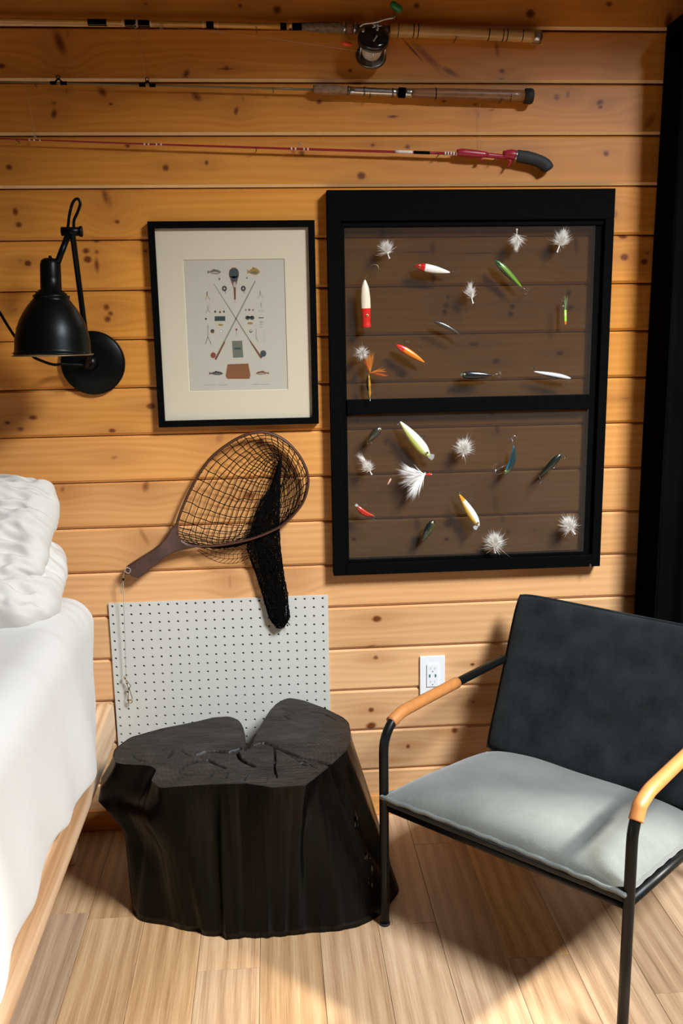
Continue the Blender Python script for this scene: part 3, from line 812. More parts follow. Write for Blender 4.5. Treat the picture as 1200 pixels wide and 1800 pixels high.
def minnow(name, label, head, tail, wpx, mat, hooks=(), prof=None, lip=None, eye=True, up=1, curve=0.0, popper=False, head_mat=None, hook_m='dark_steel', fat=1.0, group=None):
    c, L, an = frame_px(tail, head)
    o = lure_root(name, label, c, an)
    w = (W(head[0] + wpx, head[1], YL) - W(*head, YL)).length
    mb = MB()
    prof = prof or [(0, .03), (.03, .30), (.10, .62), (.22, .92), (.36, 1), (.55, .92), (.75, .66), (.9, .36), (.98, .16), (1, .02)]
    prof_s = smooth_path([Vector((a, b, 0)) for a, b in prof], 4)
    pts = []; rs = []
    for q in prof_s:
        t = min(1, max(0, q.x)); x = L / 2 - t * L
        pts.append((x, 0, up * curve * L * (1 - (2 * t - 1) ** 2) * -1)); rs.append(max(q.y, .01) * w / 2)
    mb.tube(pts, rs, 18, flat=.62 * fat, up=(0, 0, 1))
    body = mb.build('body', mat, o, local=True)
    if popper:
        MB().tube([(L / 2 + .0005, 0, 0), (L / 2 - .002, 0, 0)], [w * .44, w * .36], 20).build('cupped_mouth', simple(name + '_mouth', (.55, .02, .012), .25), o, local=True)
    if eye:
        ex = L / 2 - L * (.12 if not popper else .25); 
        ey = MB().tube([(ex, -w * .31, w * .08 * up), (ex, -w * .31 - .0009, w * .08 * up)], w * .13, 12).build('eye', M['eye_w'], o, local=True)
        MB().tube([(ex, -w * .31 - .0007, w * .08 * up), (ex, -w * .31 - .0013, w * .08 * up)], w * .075, 10).build('pupil', M['eye_b'], ey, local=True)
    for h in hooks:
        p = to_local(o, W(h[0], h[1], YL)); q = to_local(o, W(h[2], h[3], YL - .001))
        d = q - p; hook_mesh(p, d, max(d.length, .006), 3, .00055).build('treble_hook', M[hook_m], o, local=True)
    if lip:
        p = to_local(o, W(lip[0], lip[1], YL)); q = to_local(o, W(lip[2], lip[3], YL - .003))
        d = (q - p); n_ = Vector((0, 1, 0)).cross(d.normalized()) * w * .28
        l = MB(); l.add([p - n_ * .6, p + n_ * .6, q + n_, q + d * .18, q - n_], [[0, 1, 2, 3, 4]], 0, False)
        lo = l.build('diving_lip', M['lip'], o, local=True); lo.modifiers.new('s', 'SOLIDIFY').thickness = .0008
    return o
M['lip'] = simple('clear_lip', (.55, .56, .52), .12, .4)

M['plume'] = simple('white_marabou', (.84, .80, .72), .9)
M['bucktail'] = simple('white_bucktail', (.86, .84, .78), .85)
M['hair_or'] = simple('orange_hackle', (.62, .20, .02), .8); M['hair_rd'] = simple('red_orange_hackle', (.55, .09, .015), .8)
M['jig_white'] = simple('white_jig_head', (.86, .83, .76), .3)
M['plume'].node_tree.nodes['Principled BSDF'].inputs['Subsurface Weight'].default_value = 0
def tuft(base, direction, length, spread, n, seed, wid=.00035, curl=.35, hollow=False):
    """many fine barbs fanning from base"""
    r_ = random.Random(seed); mb = MB(); base = Vector(base); d0 = Vector(direction).normalized()
    a = d0.orthogonal().normalized(); b = d0.cross(a)
    for k in range(n):
        th = r_.uniform(0, 2 * math.pi); sp = spread * abs(r_.gauss(0, .55)) + (spread * .5 if hollow else 0)
        d = (d0 * math.cos(sp) + (a * math.cos(th) + b * math.sin(th)) * math.sin(sp)).normalized()
        L = length * r_.uniform(.45, .92); start = base + d0 * length * r_.uniform(-.05, .30)
        bend = Vector((r_.gauss(0, 1), r_.gauss(0, 1), r_.gauss(0, 1))) * curl * L
        side = d.cross(Vector((0, 1, 0)) + Vector((r_.gauss(0, .4), 0, r_.gauss(0, .4)))).normalized() * wid
        p1 = start + d * L * .5 + bend * .25; p2 = start + d * L + bend * .6
        mb.add([start - side, start + side, p1 + side * .8, p1 - side * .8, p2], [[0, 1, 2, 3], [3, 2, 4]], 0, True)
    return mb
def feather_jig(label, head, centre, rpx, narrow=1.0, tail=None, seed=0, n=620):
    a = W(*head, YL); c = W(*centre, YL); rad = (W(head[0] + rpx, head[1], YL) - a).length
    o = root('feather_jig', label, 'fishing lure', a, 'fishing lures hooked into the window screen')
    d = (c - a); L = d.length; dn = d.normalized()
    MB().tube([a - dn * .0015, a - dn * .0008, a + dn * .001, a + dn * .0022, a + dn * L * .6], [.0006, .0023, .0027, .0015, .0011], 12).build('jig_head', M['jig_white'], o)
    tuft(a + dn * L * .45 , dn, L * .5 + rad * .9, 1.3 * narrow, n, seed, .00040).build('plume', M['plume'], o, fix=False)
    mb = tuft(c - dn * rad * .2, dn, rad * .78, 3.0 * narrow, int(n * .8), seed + 50, .00036)
    mb.build('under_down', M['plume'], o, fix=False)
    if tail:
        tuft(c, (W(*tail, YL) - c).normalized(), (W(*tail, YL) - c).length * 1.05, .25, 90, seed + 9, .0004).build('tail_plume', M['plume'], o, fix=False)
    single_hook(a + dn * L * .5, dn + Vector((0, .3, 0)), (0, 1, 0), .012).build('hook', M['dark_steel'], o)
    return o
feather_jig('small white feather jig under the left end of the top rail of the screen sash', (684, 454), (678, 435), 11, .8, (680, 424), 1)
feather_jig('white feather jig hanging head up directly below the sash top rail', (908, 403), (908, 425), 10, .8, (906, 440), 2)
feather_jig('white feather jig in the upper right corner of the sash, its stem pointing down', (979, 443), (988, 417), 11, .9, (992, 404), 3)
feather_jig('slim white feather jig between the red and white lure and the green tube jig', (831, 533), (826, 513), 8, .6, (827, 497), 4)
feather_jig('round fluffy white feather jig in the middle just below the meeting rail', (814, 802), (815, 787), 16, 1.1, None, 5, 820)
feather_jig('small white feather jig left of the big white bucktail, tail pointing up left', (653, 834), (645, 819), 9, .8, (633, 802), 6)
feather_jig('fluffy white feather jig lowest of all, just above the sash bottom rail', (870, 972), (869, 950), 15, 1.1, None, 8, 820)
feather_jig('white feather jig in the lower right corner of the sash with head to lower right', (1010, 939), (998, 921), 14, 1.0, None, 9, 780)

minnow('popper_lure', 'largest lure, white wooden body with a red cupped head, hanging vertically at upper left', (644, 575), (641, 492), 17,
       lure_mat('popper_paint', (.76, .66, .48), (.80, .70, .52), (.78, .66, .48), (.60, .02, .015), .012, .3), prof=[(0, .92), (.03, .95), (.12, .84), (.25, .92), (.45, 1), (.65, .96), (.82, .78), (.93, .45), (1, .15)], popper=True, eye=True, hooks=())
pop = [o for o in COL.objects if o.name.startswith('popper_lure')][0]
p = to_local(pop, W(641, 492, YL)); q = to_local(pop, W(650, 468, YL)); sd_ = to_local(pop, W(659, 470, YL)) - q
single_hook(p, q - p, sd_, (q - p).length * 1.25, .0007).build('hook', M['brass'], pop, local=True)
minnow('minnow_lure', 'white lure with a red head lying nearly level in the upper left of the sash', (729, 467), (791, 479), 14,
       lure_mat('redhead_paint', (.78, .74, .66), (.84, .80, .73), (.8, .76, .68), (.50, .015, .012), .0205, .25), hooks=((791, 479, 803, 476),), up=-1)
minnow('minnow_lure', 'bright green lure with black back slanting down right near the top rail', (870, 457), (917, 505), 12,
       lure_mat('green_paint', (.02, .05, .02), (.16, .30, .03), (.10, .22, .03), (.02, .10, .03), .030, .25), hooks=((917, 505, 929, 512),), up=-1, hook_m='steel')
minnow('minnow_lure', 'thin black curved lure slanting down right in the middle of upper pane', (761, 565), (811, 591), 7,
       lure_mat('slate_paint', (.015, .018, .016), (.03, .035, .03), (.05, .05, .04)), hooks=((811, 591, 819, 592),), curve=.05, eye=False)
minnow('minnow_lure', 'orange lure with a red head slanting down right above the meeting rail', (696, 606), (746, 637), 12,
       lure_mat('orange_paint', (.55, .14, .01), (.80, .20, .01), (.85, .26, .02), (.60, .03, .015), .020, .3), hooks=((712, 604, 716, 598), (733, 619, 738, 613)), eye=False, up=1)
minnow('minnow_lure', 'black lure with a silver cheek lying level just above the meeting rail', (808, 659), (866, 660), 14,
       lure_mat('black_minnow_paint', (.008, .009, .009), (.014, .016, .015), (.02, .02, .02), (.16, .16, .15), .0375, .18), hooks=((866, 660, 880, 655),), up=-1, hook_m='steel')
minnow('minnow_lure', 'slim silver lure with dark belly at the right end above meeting rail', (1003, 665), (938, 653), 9,
       lure_mat('silver_paint', (.45, .46, .46), (.72, .73, .73), (.05, .05, .05), None, 0, .2, .2), hooks=((940, 655, 937, 646), (1000, 664, 1002, 671)), eye=False)
minnow('minnow_lure', 'short dark mottled lure in the upper left corner of the lower pane', (669, 750), (647, 776), 14,
       lure_mat('bug_paint', (.01, .015, .012), (.03, .035, .025), (.02, .02, .018), bars=((.10, .08, .05), 1400)), hooks=((652, 770, 650, 781),), up=-1, fat=1.3)
minnow('minnow_lure', 'big chartreuse and pearl lure slanting down right below the meeting rail', (755, 803), (703, 741), 20,
       lure_mat('chartreuse_paint', (.62, .66, .55), (.72, .73, .58), (.55, .62, .14), (.45, .55, .12), .056, .2), lip=(752, 800, 761, 804), hooks=((735, 777, 746, 766), (704, 742, 698, 746)), up=1)
minnow('crankbait', 'short blue and green lure with red throat and two treble hooks in the lower pane', (886, 834), (902, 783), 12,
       lure_mat('blue_paint', (.02, .04, .04), (.03, .16, .24), (.16, .13, .06), (.06, .12, .05), .027, .2), hooks=((902, 784, 899, 767), (888, 818, 868, 828), (895, 822, 899, 823)), curve=.12, up=-1, hook_m='steel')
minnow('minnow_lure', 'dark green black lure slanting up right near right edge of the lower pane', (986, 798), (948, 838), 12,
       lure_mat('darkgreen_paint', (.006, .010, .007), (.012, .022, .014), (.02, .02, .014)), hooks=((984, 801, 993, 803), (970, 817, 975, 821), (948, 838, 951, 849)), up=1, eye=False)
minnow('minnow_lure', 'yellow backed pearl lure with orange tail slanting down right in lower pane', (842, 925), (807, 869), 15,
       lure_mat('yellow_paint', (.62, .65, .62), (.70, .70, .62), (.70, .42, .04), None, 0, .22, tail=((.75, .30, .02), -.032)), hooks=((822, 880, 832, 874), (808, 870, 806, 865)), lip=(840, 922, 834, 929), up=1)
minnow('crankbait', 'small red lure with a diving lip near lower left edge of the sash', (628, 889), (657, 906), 10,
       lure_mat('red_paint', (.40, .02, .01), (.55, .05, .02), (.35, .05, .02)), hooks=((641, 893, 640, 885), (657, 906, 659, 915)), lip=(629, 890, 625, 887), curve=.14, up=-1, eye=False)
minnow('minnow_lure', 'stubby dark olive lure slanting down left above the bottom rail', (762, 914), (742, 953), 15,
       lure_mat('olive_paint', (.01, .015, .012), (.03, .04, .022), (.06, .06, .02), (.015, .02, .02), .026), hooks=(), up=1, fat=1.2)
# tube jig
ct, Lt, at_ = frame_px((993, 528), (993, 571))
tj = lure_root('tube_jig', 'small green tube jig with an orange tip and tinsel tail at right of upper pane', ct, at_)
MB().lathe([(0, .001), (.001, .0034), (Lt * .22, .0038), (Lt * .60, .0036), (Lt * .62, .001)], (Lt / 2, 0, 0), (-Lt / 2, 0, 0), 14).build('body', lure_mat('tube_jig_paint', (.35, .70, .06), (.42, .78, .08), (.35, .7, .06), (.85, .20, .04), Lt / 2 - .009, .3), tj, local=True)
tuft((-Lt * .08, 0, 0), (-1, 0, 0), Lt * .55, .32, 46, 5, .0007, .15).build('tinsel_tail', simple('tinsel', (.30, .50, .22), .2, .5), tj, local=True, fix=False)
tuft((-Lt * .30, 0, 0), (-1, 0, 0), Lt * .34, .35, 24, 8, .0008, .15).build('silver_tinsel', M['steel'], tj, local=True, fix=False)
single_hook((-Lt * .05, 0, 0), (-1, 0, 0), (0, -.3, -1), .016).build('hook', M['steel'], tj, local=True)
# big bucktail
bt_ = W(757, 834, YL); bt = root('bucktail_jig', 'largest white hair jig with a bright red bead head fanning to lower left', 'fishing lure', bt_, 'fishing lures hooked into the window screen')
hd = (W(740, 834, YL) - bt_).normalized()
MB().lathe([(-.0045, .0012), (-.003, .0034), (0, .0048), (.003, .0042), (.0065, .0022), (.009, .0028), (.012, .0016)], bt_ + hd * .003, bt_ + hd, 18).build('bead_head', simple('red_bead', (.62, .05, .02), .15), bt)
MB().tube([bt_ + Vector((.001, -.0042, .001)), bt_ + Vector((.001, -.0052, .001))], .0012, 10).build('eye', M['jig_white'], bt)
neck = W(745, 834, YL)
for tg, sp, n_, w_ in (((705, 828), .34, 420, .0006), ((722, 872), .22, 360, .0006), ((708, 850), .30, 200, .0005), ((718, 838), .30, 300, .0005)):
    v_ = W(*tg, YL - .004) - neck
    tuft(neck - v_.normalized() * .004, v_, v_.length * 1.0, sp, n_, tg[0], w_, .22).build('hair', M['bucktail'], bt, fix=False)
single_hook(neck, W(700, 840, YL) - neck, (0, 0, -1), .05, .0008).build('hook', M['steel'], bt)
# orange streamer
st_ = W(650, 655, YL); stx = root('streamer_fly', 'orange and yellow streamer fly with white plume, at lower left of upper pane', 'fishing lure', st_, 'fishing lures hooked into the window screen')
wp = W(636, 623, YL)
tuft(wp, (0, -.4, .3), .024, 3.0, 620, 3, .00028).build('white_plume', M['plume'], stx, fix=False)
for tg, mm_, sp in (((643, 628), 'hair_or', .12), ((654, 620), 'hair_or', .12), ((647, 622), 'hair_or', .2), ((641, 635), 'hair_rd', .15), ((676, 650), 'hair_or', .10), ((681, 660), 'hair_rd', .10)):
    v_ = W(*tg, YL - .003) - st_
    tuft(st_, v_, v_.length, sp, 46, tg[0], .0005, .15).build('hackle', M[mm_], stx, fix=False)
b0, b1 = W(648, 658, YL), W(650, 700, YL)
dd = (b1 - b0).normalized(); Lb = (b1 - b0).length
MB().lathe([(0, .0008), (Lb * .15, .0022), (Lb * .45, .0042), (Lb * .6, .0032), (Lb * .75, .0040), (Lb * .92, .0018), (Lb, .0008)], b0, b1, 14).build('body', simple('streamer_body', (.62, .30, .03), .3, .3, 260, .8), stx)
MB().tube([b0 + Vector((-.0035, .001, -.004)), (b0 + b1) / 2 + Vector((-.0055, .001, 0)), b1 + Vector((-.002, .001, .01))], [.0008, .0022, .0006], 8).build('dark_side', M['black_paint'], stx)
single_hook(b1, Vector((0, 0, -1)), (.3, 1, 0), .008).build('hook', M['steel'], stx)
# little pink float bead
pb0, pb1 = W(687, 841, YL), W(681, 852, YL)
pk = MB().lathe([(0, .0006), (.002, .0019), ((pb1 - pb0).length * .5, .0024), ((pb1 - pb0).length - .002, .0017), ((pb1 - pb0).length, .0006)], pb0, pb1, 12).build('float_bead', simple('pink_bead', (.78, .45, .32), .3))
tag(pk, 'tiny slanted pink float bead left of the white bucktail jig', 'fishing float')
fr_ = W(610, 77, -.02)
fo = MB().lathe([(0, .001), (.005, .0045), (.014, .0062), (.024, .0048), (.031, .001)], fr_ + Vector((-.016, 0, .002)), fr_ + Vector((.01, 0, -.002)), 14).build('float_bead', simple('orange_float', (.95, .10, .02), .35))
tag(fo, 'small bright orange float on the line left of the fishing reel', 'fishing float')

# ------------------------------------------------------------------ fishing rods
def wood_mat(name, c1, c2, sc=(5, 60, 60), rough=.35, rough_n=0):
    t = NT(name); n_ = t.noise(t.mapping(t.geo(), sc), 1, 4, .6)
    t.l(t.ramp(n_, [(.3, c1), (.7, c2)]), t.b.inputs['Base Color']); t.b.inputs['Roughness'].default_value = rough
    t.b.inputs['Coat Weight'].default_value = .3
    t.bump(n_, .15, .001); return t.mat
M['bamboo'] = wood_mat('varnished_yellow_blank', (.50, .22, .025), (.70, .36, .06))
M['maple'] = wood_mat('turned_wood_butt', (.46, .23, .06), (.62, .37, .13))
M['cork'] = wood_mat('old_cork', (.07, .05, .033), (.26, .19, .12), (90, 160, 160), .8)
M['cork2'] = wood_mat('worn_cork_grip', (.15, .075, .035), (.34, .20, .11), (70, 120, 120), .7)
M['brown_grip'] = wood_mat('brown_rod_grip', (.16, .062, .02), (.27, .12, .045), (30, 80, 80), .4)
M['rod_red'] = simple('rod_red', (.26, .010, .018), .3, 0, 60, .1)
M['red_grip'] = simple('red_reel_seat', (.32, .016, .028), .32)
M['white_wrap'] = simple('white_wrap', (.72, .66, .56), .5)
M['nylon'] = simple('nylon_line', (.55, .47, .34), .3)
M['olive_blank'] = simple('olive_blank', (.15, .13, .07), .3)
M['rubber'] = simple('black_rubber_foam', (.010, .011, .011), .7, 0, 400, .3, .3)
M['spool'] = simple('spooled_line', (.62, .55, .46), .6, 0, 0)
M['bakelite'] = simple('black_bakelite', (.008, .007, .006), .15, spec=.6)
M['green_knob'] = simple('green_knob', (.015, .16, .03), .3)
M['collar'] = simple('brown_rubber_collar', (.20, .07, .03), .5)
YRD = -.022
GR = 'fishing rods hung level above the frames'
def seg(name, mat, pts, rs, par, n=16): return MB().tube(smooth_path([W(x, y, YRD) for x, y in pts], 3), [v for v in np.interp(np.linspace(0, 1, (len(pts) - 1) * 3 + 1), np.linspace(0, 1, len(pts)), rs)], n).build(name, mat, par)
def ringd(par, px, py, r, wpx=5, mat='black_paint', name='thread_wrap', ang=0):
    a, b = W(px - wpx / 2, py - ang, YRD), W(px + wpx / 2, py + ang, YRD)
    return MB().tube([a, b], r, 16).build(name, M[mat], par)
def wall_pins(par, pxs):
    for (x, y, r) in pxs:
        p = W(x, y, YRD)
        MB().tube([(p.x, -.0003, p.z - r - .0016), (p.x, YRD - r - .003, p.z - r - .0016), (p.x, YRD - r - .003, p.z - r + .0022)], .0011, 8).build('support_pin', M['dark_steel'], par)
rod = root('fishing_rod', 'thick yellow bamboo fishing rod, topmost of three, with a black multiplier reel', 'fishing rod', W(500, 46, YRD), GR)
def y1f(x): return lerp(36, 46.5, x / 505)
seg('blank', M['bamboo'], [(-160, 32.5), (0, 36), (250, 41), (508, 46.5)], [.0058, .0062, .0068, .0074], rod)
for x, w_ in ((171, 33), (229, 19), (253, 20), (369, 13), (498, 11), (522, 18)): ringd(rod, x, y1f(x), .0078 if x < 400 else .0082, w_, ang=.2)
for x, w_ in ((216, 1.6), (241, 1.6), (265, 1.6), (357, 1.6), (382, 1.6), (514, 3)): ringd(rod, x, y1f(x), .0078, w_, 'white_wrap', 'pale_wrap')
# lettering on the blank: illegible fine script
scr = MB()
for k in range(26):
    x = 410 + k * 2.6 + rnd.random(); y = y1f(x) + (-3.2 if k % 3 else -2)
    a = W(x, y, YRD - .0073); scr.tube([a, a + Vector((.0022, 0, rnd.uniform(-.001, .0012)))], .0003, 4)
scr.build('script_mark', simple('script_ink', (.12, .05, .02), .5), rod)
seg('foregrip', M['cork'], [(530, 47), (560, 47.5), (600, 48.5), (628, 49.5)], [.0088, .0118, .0128, .0122], rod)
for x in (605, 623): ringd(rod, x, 49 if x < 610 else 50, .0135, 5, 'steel', 'hood')
ringd(rod, 614, 48, .0165, 12, 'collar', 'collar')
seg('reel_seat', M['dark_steel'], [(626, 50), (690, 52)], [.009, .009], rod)
seg('butt', M['maple'], [(684, 53), (700, 53.5), (760, 56), (830, 59), (900, 62.5), (938, 64.5)], [.0155, .0160, .0148, .0140, .0140, .0148], rod, 24)
for x, y in ((699, 53.5), (726, 54.6), (734, 55), (759, 56), (858, 60.5), (883, 61.7), (890, 62), (917, 63.2)): ringd(rod, x, y, .0162 if x < 740 else .0147, 1.5, ang=.06, name='burnt_ring')
MB().tube([W(937, 64.4, YRD), W(950, 65, YRD)], .0158, 24).build('butt_cap', M['steel'], rod)
# guides
for x in (239, 283):
    p = W(x, y1f(x) + 5, YRD - .006)
    MB().tube([p + Vector((.0045 * math.cos(t), -.003, .0045 * math.sin(t) - .001)) for t in [2 * math.pi * k / 14 for k in range(14)]], .0006, 6, closed=True).build('line_guide', M['steel'], rod)
wall_pins(rod, ((-60, 34.6, .007), (450, 45.3, .0075), (800, 58, .0145)))
MB().tube(smooth_path([W(283, 46, YRD - .009), W(450, 64, YRD - .01), W(560, 80, YRD - .012), W(636, 91, YRD - .02)], 4), .00035, 5).build('fishing_line', M['nylon'], rod)
MB().tube([W(-150, 35, YRD - .009), W(0, 39, YRD - .009), W(150, 43, YRD - .009), W(283, 46, YRD - .009)], .00035, 5).build('fishing_line', M['nylon'], rod)
# reel: cylinder axis roughly vertical, leaning out from the wall
rc_t = W(657, 60, YRD - .066); ax = Vector((-.02, .86, -.50)).normalized()
RR = .0385
def rl(t, r): return (t, r)
reel = MB().lathe([(0, .005), (.001, RR * .72), (.004, RR * .93), (.008, RR), (.014, RR), (.0155, RR * .95)], rc_t, rc_t + ax, 36).build('reel_head_plate', M['bakelite'], rod)
e0 = rc_t + ax * .015; e1 = rc_t + ax * .066
MB().lathe([(0, RR * .5), (.0005, RR * .97), (.0025, RR), (.005, RR), (.0055, RR * .96), (.006, RR * .5)], e0, e1, 36).build('reel_rim', M['dark_steel'], reel)
MB().lathe([(0, RR * .93), (.0018, RR), (.006, RR), (.008, RR * .92), (.010, RR * .45), (.0105, .001)], e1 - ax * .003, e1 + ax, 36).build('reel_tail_plate', M['dark_steel'], reel)
MB().lathe([(0, RR * .5), (.006, RR * .52), (.012, RR * .64), (.025, RR * .70), (.04, RR * .62), (.050, RR * .5)], e0, e1, 30).build('line_spool', M['spool'], reel)
pa = ax.orthogonal().normalized(); pb_ = ax.cross(pa)
for k in range(6):
    an = 2 * math.pi * k / 6 + .35; o_ = (pa * math.cos(an) + pb_ * math.sin(an)) * RR * .9
    MB().tube([e0 + o_, e1 + o_], .0016, 8).build('pillar', M['steel'], reel)
hb = rc_t - ax * .004
fx = rc_t + Vector((0, 0, 0))
MB().tube(smooth_path([W(632, 47, YRD - .082), W(640, 42, YRD - .086), W(660, 39, YRD - .090), W(676, 34, YRD - .092), W(692, 31, YRD - .092)], 4), [.002] * 5 + [.0026] * 6 + [.0022] * 6, 10).build('crank_arm', M['steel'], reel)
MB().lathe([(-.003, .003), (0, .0075), (.003, .0075), (.005, .004), (.008, .001)], W(661, 42, YRD - .076), W(661, 38, YRD - .092), 20).build('drag_star_hub', M['dark_steel'], reel)
for k in range(5):
    an = 2 * math.pi * k / 5; c0 = W(662, 46, YRD - .086)
    MB().tube([c0, c0 + Vector((math.cos(an) * .013, -.002, math.sin(an) * .006))], [.0018, .0010], 6).build('drag_star_arm', M['steel'], reel)
MB().tube([W(693, 32, YRD - .092), W(694, 20, YRD - .094)], [.0016, .0018], 8).build('knob_pin', M['dark_steel'], reel)
kc0, kc1 = W(686, 5, YRD - .094), W(706, 19, YRD - .094)
kL = (kc1 - kc0).length
MB().lathe([(0, .002), (.0015, .0062), (.006, .0088), (kL * .5, .0082), (kL - .006, .0088), (kL - .0015, .0062), (kL, .002)], kc0, kc1, 20).build('crank_knob', M['green_knob'], reel)
for (x, y, r) in ((638, 54, .0042), (663, 52, .0035)):
    p = W(x, y, YRD - .083); MB().lathe([(0, r), (.002, r * .9), (.003, r * .3)], p, p + Vector((0, -1, .2)), 14).build('screw_cap', M['steel'], reel)
MB().tube([W(662, 64, YRD - .080), W(652, 78, YRD - .072)], [.0022, .0013], 10).build('free_spool_lever', M['steel'], reel)
MB().lathe([(0, .0032), (.003, .003), (.004, .001)], W(662, 64, YRD - .074), W(662, 63, YRD - .09), 12).build('lever_boss', M['steel'], reel)

rod2 = root('fishing_rod', 'slim olive fishing rod with a worn cork grip, middle of the three', 'fishing rod', W(550, 155, YRD), GR)
def y2f(x): return 143.5 + (x - 0) * (157 - 143.5) / 552
seg('blank', M['olive_blank'], [(-160, 140), (0, 143.5), (250, 149.5), (552, 157.5)], [.0014, .0017, .0022, .0028], rod2)
for x in (103, 259):
    y = y2f(x)
    for dx in (-9, 9): ringd(rod2, x + dx, y + (.2 if dx > 0 else -.2), .0042, 11)
    p = W(x, y, YRD)
    MB().tube([p + Vector((-.010, 0, .001)), p + Vector((0, -.001, .010)), p + Vector((.010, 0, .001))], .0022, 8).build('guide_frame', M['black_paint'], rod2)
    MB().tube([p + Vector((.0042 * math.cos(t), -.001, .0125 + .0048 * math.sin(t))) for t in [2 * math.pi * k / 14 for k in range(14)]], .0011, 6, closed=True).build('line_guide', M['black_paint'], rod2)
seg('foregrip', M['cork2'], [(550, 156), (560, 156.5), (585, 158), (612, 159.5)], [.0075, .0125, .0118, .0098], rod2, 20)
seg('reel_seat', M['steel'], [(611, 159.3), (660, 161.5), (700, 163)], [.0098, .0098, .0098], rod2, 20)
for x, y in ((612, 159.4), (640, 160.5), (690, 162.8)): ringd(rod2, x, y, .0112, 3, 'dark_steel', 'seat_ring', .1)
ringd(rod2, 706, 163, .0125, 11, 'black_paint', 'locking_nut', .3)
seg('hood', M['steel'], [(711, 163.2), (724, 163.8)], [.0115, .0115], rod2, 20)
seg('rear_grip', M['brown_grip'], [(723, 163.5), (760, 164.5), (840, 166.5), (925, 169)], [.0105, .0130, .0135, .0140], rod2, 24)
for x, y in ((765, 164.8), (896, 168.2)): ringd(rod2, x, y, .0139, 1.4, 'black_paint', 'burnt_ring')
MB().lathe([(0, .0155), (.002, .0185), (.018, .0190), (.022, .0165), (.0225, .002)], W(921, 169, YRD), W(937, 169.5, YRD), 24).build('rubber_butt', M['rubber'], rod2)
wall_pins(rod2, ((60, 145, .003), (480, 155.6, .003), (650, 161, .010), (880, 167.6, .0135)))

rod3 = root('fishing_rod', 'thin red fishing rod with a black pistol grip, lowest of the three', 'fishing rod', W(800, 268, YRD), GR)
def y3f(x): return np.interp(x, [-160, 0, 265, 530, 780, 803], [240, 244, 253.5, 262, 269.5, 270])
seg('blank', M['rod_red'], [(-160, 240), (0, 244), (265, 253.5), (530, 262), (803, 270)], [.0013, .0016, .0022, .0028, .0036], rod3)
for xs in ((52, 60, 70), (254, 261, 275, 283), (512, 519, 534, 541), (782, 787, 792, 797, 802)):
    for x in xs: ringd(rod3, x, y3f(x), .0048 if x > 700 else .0034 if x > 500 else .0028, 2.6, 'white_wrap', 'pale_wrap')
seg('pale_decal', M['white_wrap'], [(694, 266.5), (725, 267.6)], [.0039, .0039], rod3)
seg('dark_decal', M['black_paint'], [(727, 267.7), (755, 268.7)], [.0039, .0039], rod3)
for x in (62, 527):
    p = W(x, y3f(x), YRD)
    MB().tube([p + Vector((-.004, 0, .001)), p + Vector((0, -.001, .0115)), p + Vector((.004, 0, .001))], .0009, 6).build('guide_frame', M['steel'], rod3)
    MB().tube([p + Vector((.0034 * math.cos(t), -.001, .0125 + .0034 * math.sin(t))) for t in [2 * math.pi * k / 14 for k in range(14)]], .0007, 6, closed=True).build('line_guide', M['steel'], rod3)
seg('front_grip', M['red_grip'], [(803, 269), (812, 268.5), (835, 270.5), (856, 272)], [.0080, .0105, .0100, .0070], rod3, 20)
seg('reel_seat', M['red_grip'], [(850, 272), (880, 275), (893, 275)], [.0066, .0062, .0085], rod3, 20)
MB().lathe([(0, .0035), (.003, .006), (.005, .005)], W(845, 279, YRD), W(846, 285, YRD), 14).build('locking_screw', M['red_grip'], rod3)
seg('seat_body', M['red_grip'], [(884, 272), (897, 272), (906, 274)], [.0090, .0135, .0140], rod3, 20)
MB().tube(smooth_path([W(890, 278, YRD), W(896, 283, YRD), W(894, 290, YRD), W(891, 294, YRD)], 4), [.0045] * 6 + [.0030] * 4 + [.002] * 3, 10).build('finger_trigger', M['red_grip'], rod3)
MB().tube([W(904, 274, YRD), W(907, 274.5, YRD)], .0150, 20).build('trim_ring', M['steel'], rod3)
gp_ = smooth_path([W(907, 274, YRD), W(925, 277, YRD), W(944, 282, YRD), W(958, 290, YRD), W(964, 300, YRD)], 5)
gr_ = list(np.interp(np.linspace(0, 1, len(gp_)), [0, .25, .5, .75, .93, 1], [.0150, .0165, .0155, .0165, .0160, .006]))
MB().tube(gp_, gr_, 22, flat=.75).build('pistol_grip', M['rubber'], rod3)
wall_pins(rod3, ((30, 245, .002), (450, 259.6, .003), (770, 269.2, .0038), (870, 274, .0065)))
for nm, r_, a_, b_ in (('hanging_line', rod2, (843, 168), (845, 262)), ('hanging_line', rod, (240, 44), (256, 140)), ('hanging_line', rod2, (43, 138), (62, 240))):
    MB().tube([W(*a_, -.012), W(*b_, -.012)], .0003, 5).build(nm, M['nylon'], r_)

# ------------------------------------------------------------------ landing net
YN = -.030
hoop_px = [(309.5, 925.5), (320, 894), (341, 848.5), (369, 806.5), (404, 778.5), (432, 764.5), (460, 759.5), (488, 767), (512.5, 785), (533, 813.5), (541.5, 845), (533.5, 880), (512.5, 908), (488, 928), (446, 946), (404, 955.5), (369, 959.5), (337.5, 959), (318, 950), (309, 938)]
net = root('landing_net', 'wooden landing net with a brown handle and black mesh bag hung under the framed print', 'landing net', W(300, 950, YN))
hoop = smooth_path([W(x, y, YN) for x, y in hoop_px], 8, True)
M['net_wood'] = wood_mat('walnut_net_frame', (.035, .013, .007), (.075, .028, .014), (30, 30, 30), .4)
M['net_wood2'] = wood_mat('laminated_hoop', (.030, .013, .008), (.06, .026, .015), (60, 60, 60), .35)
MB().tube(hoop, .0040, 8, closed=True, flat=1.5, up=(0, 0, 1)).build('hoop', M['net_wood2'], net)
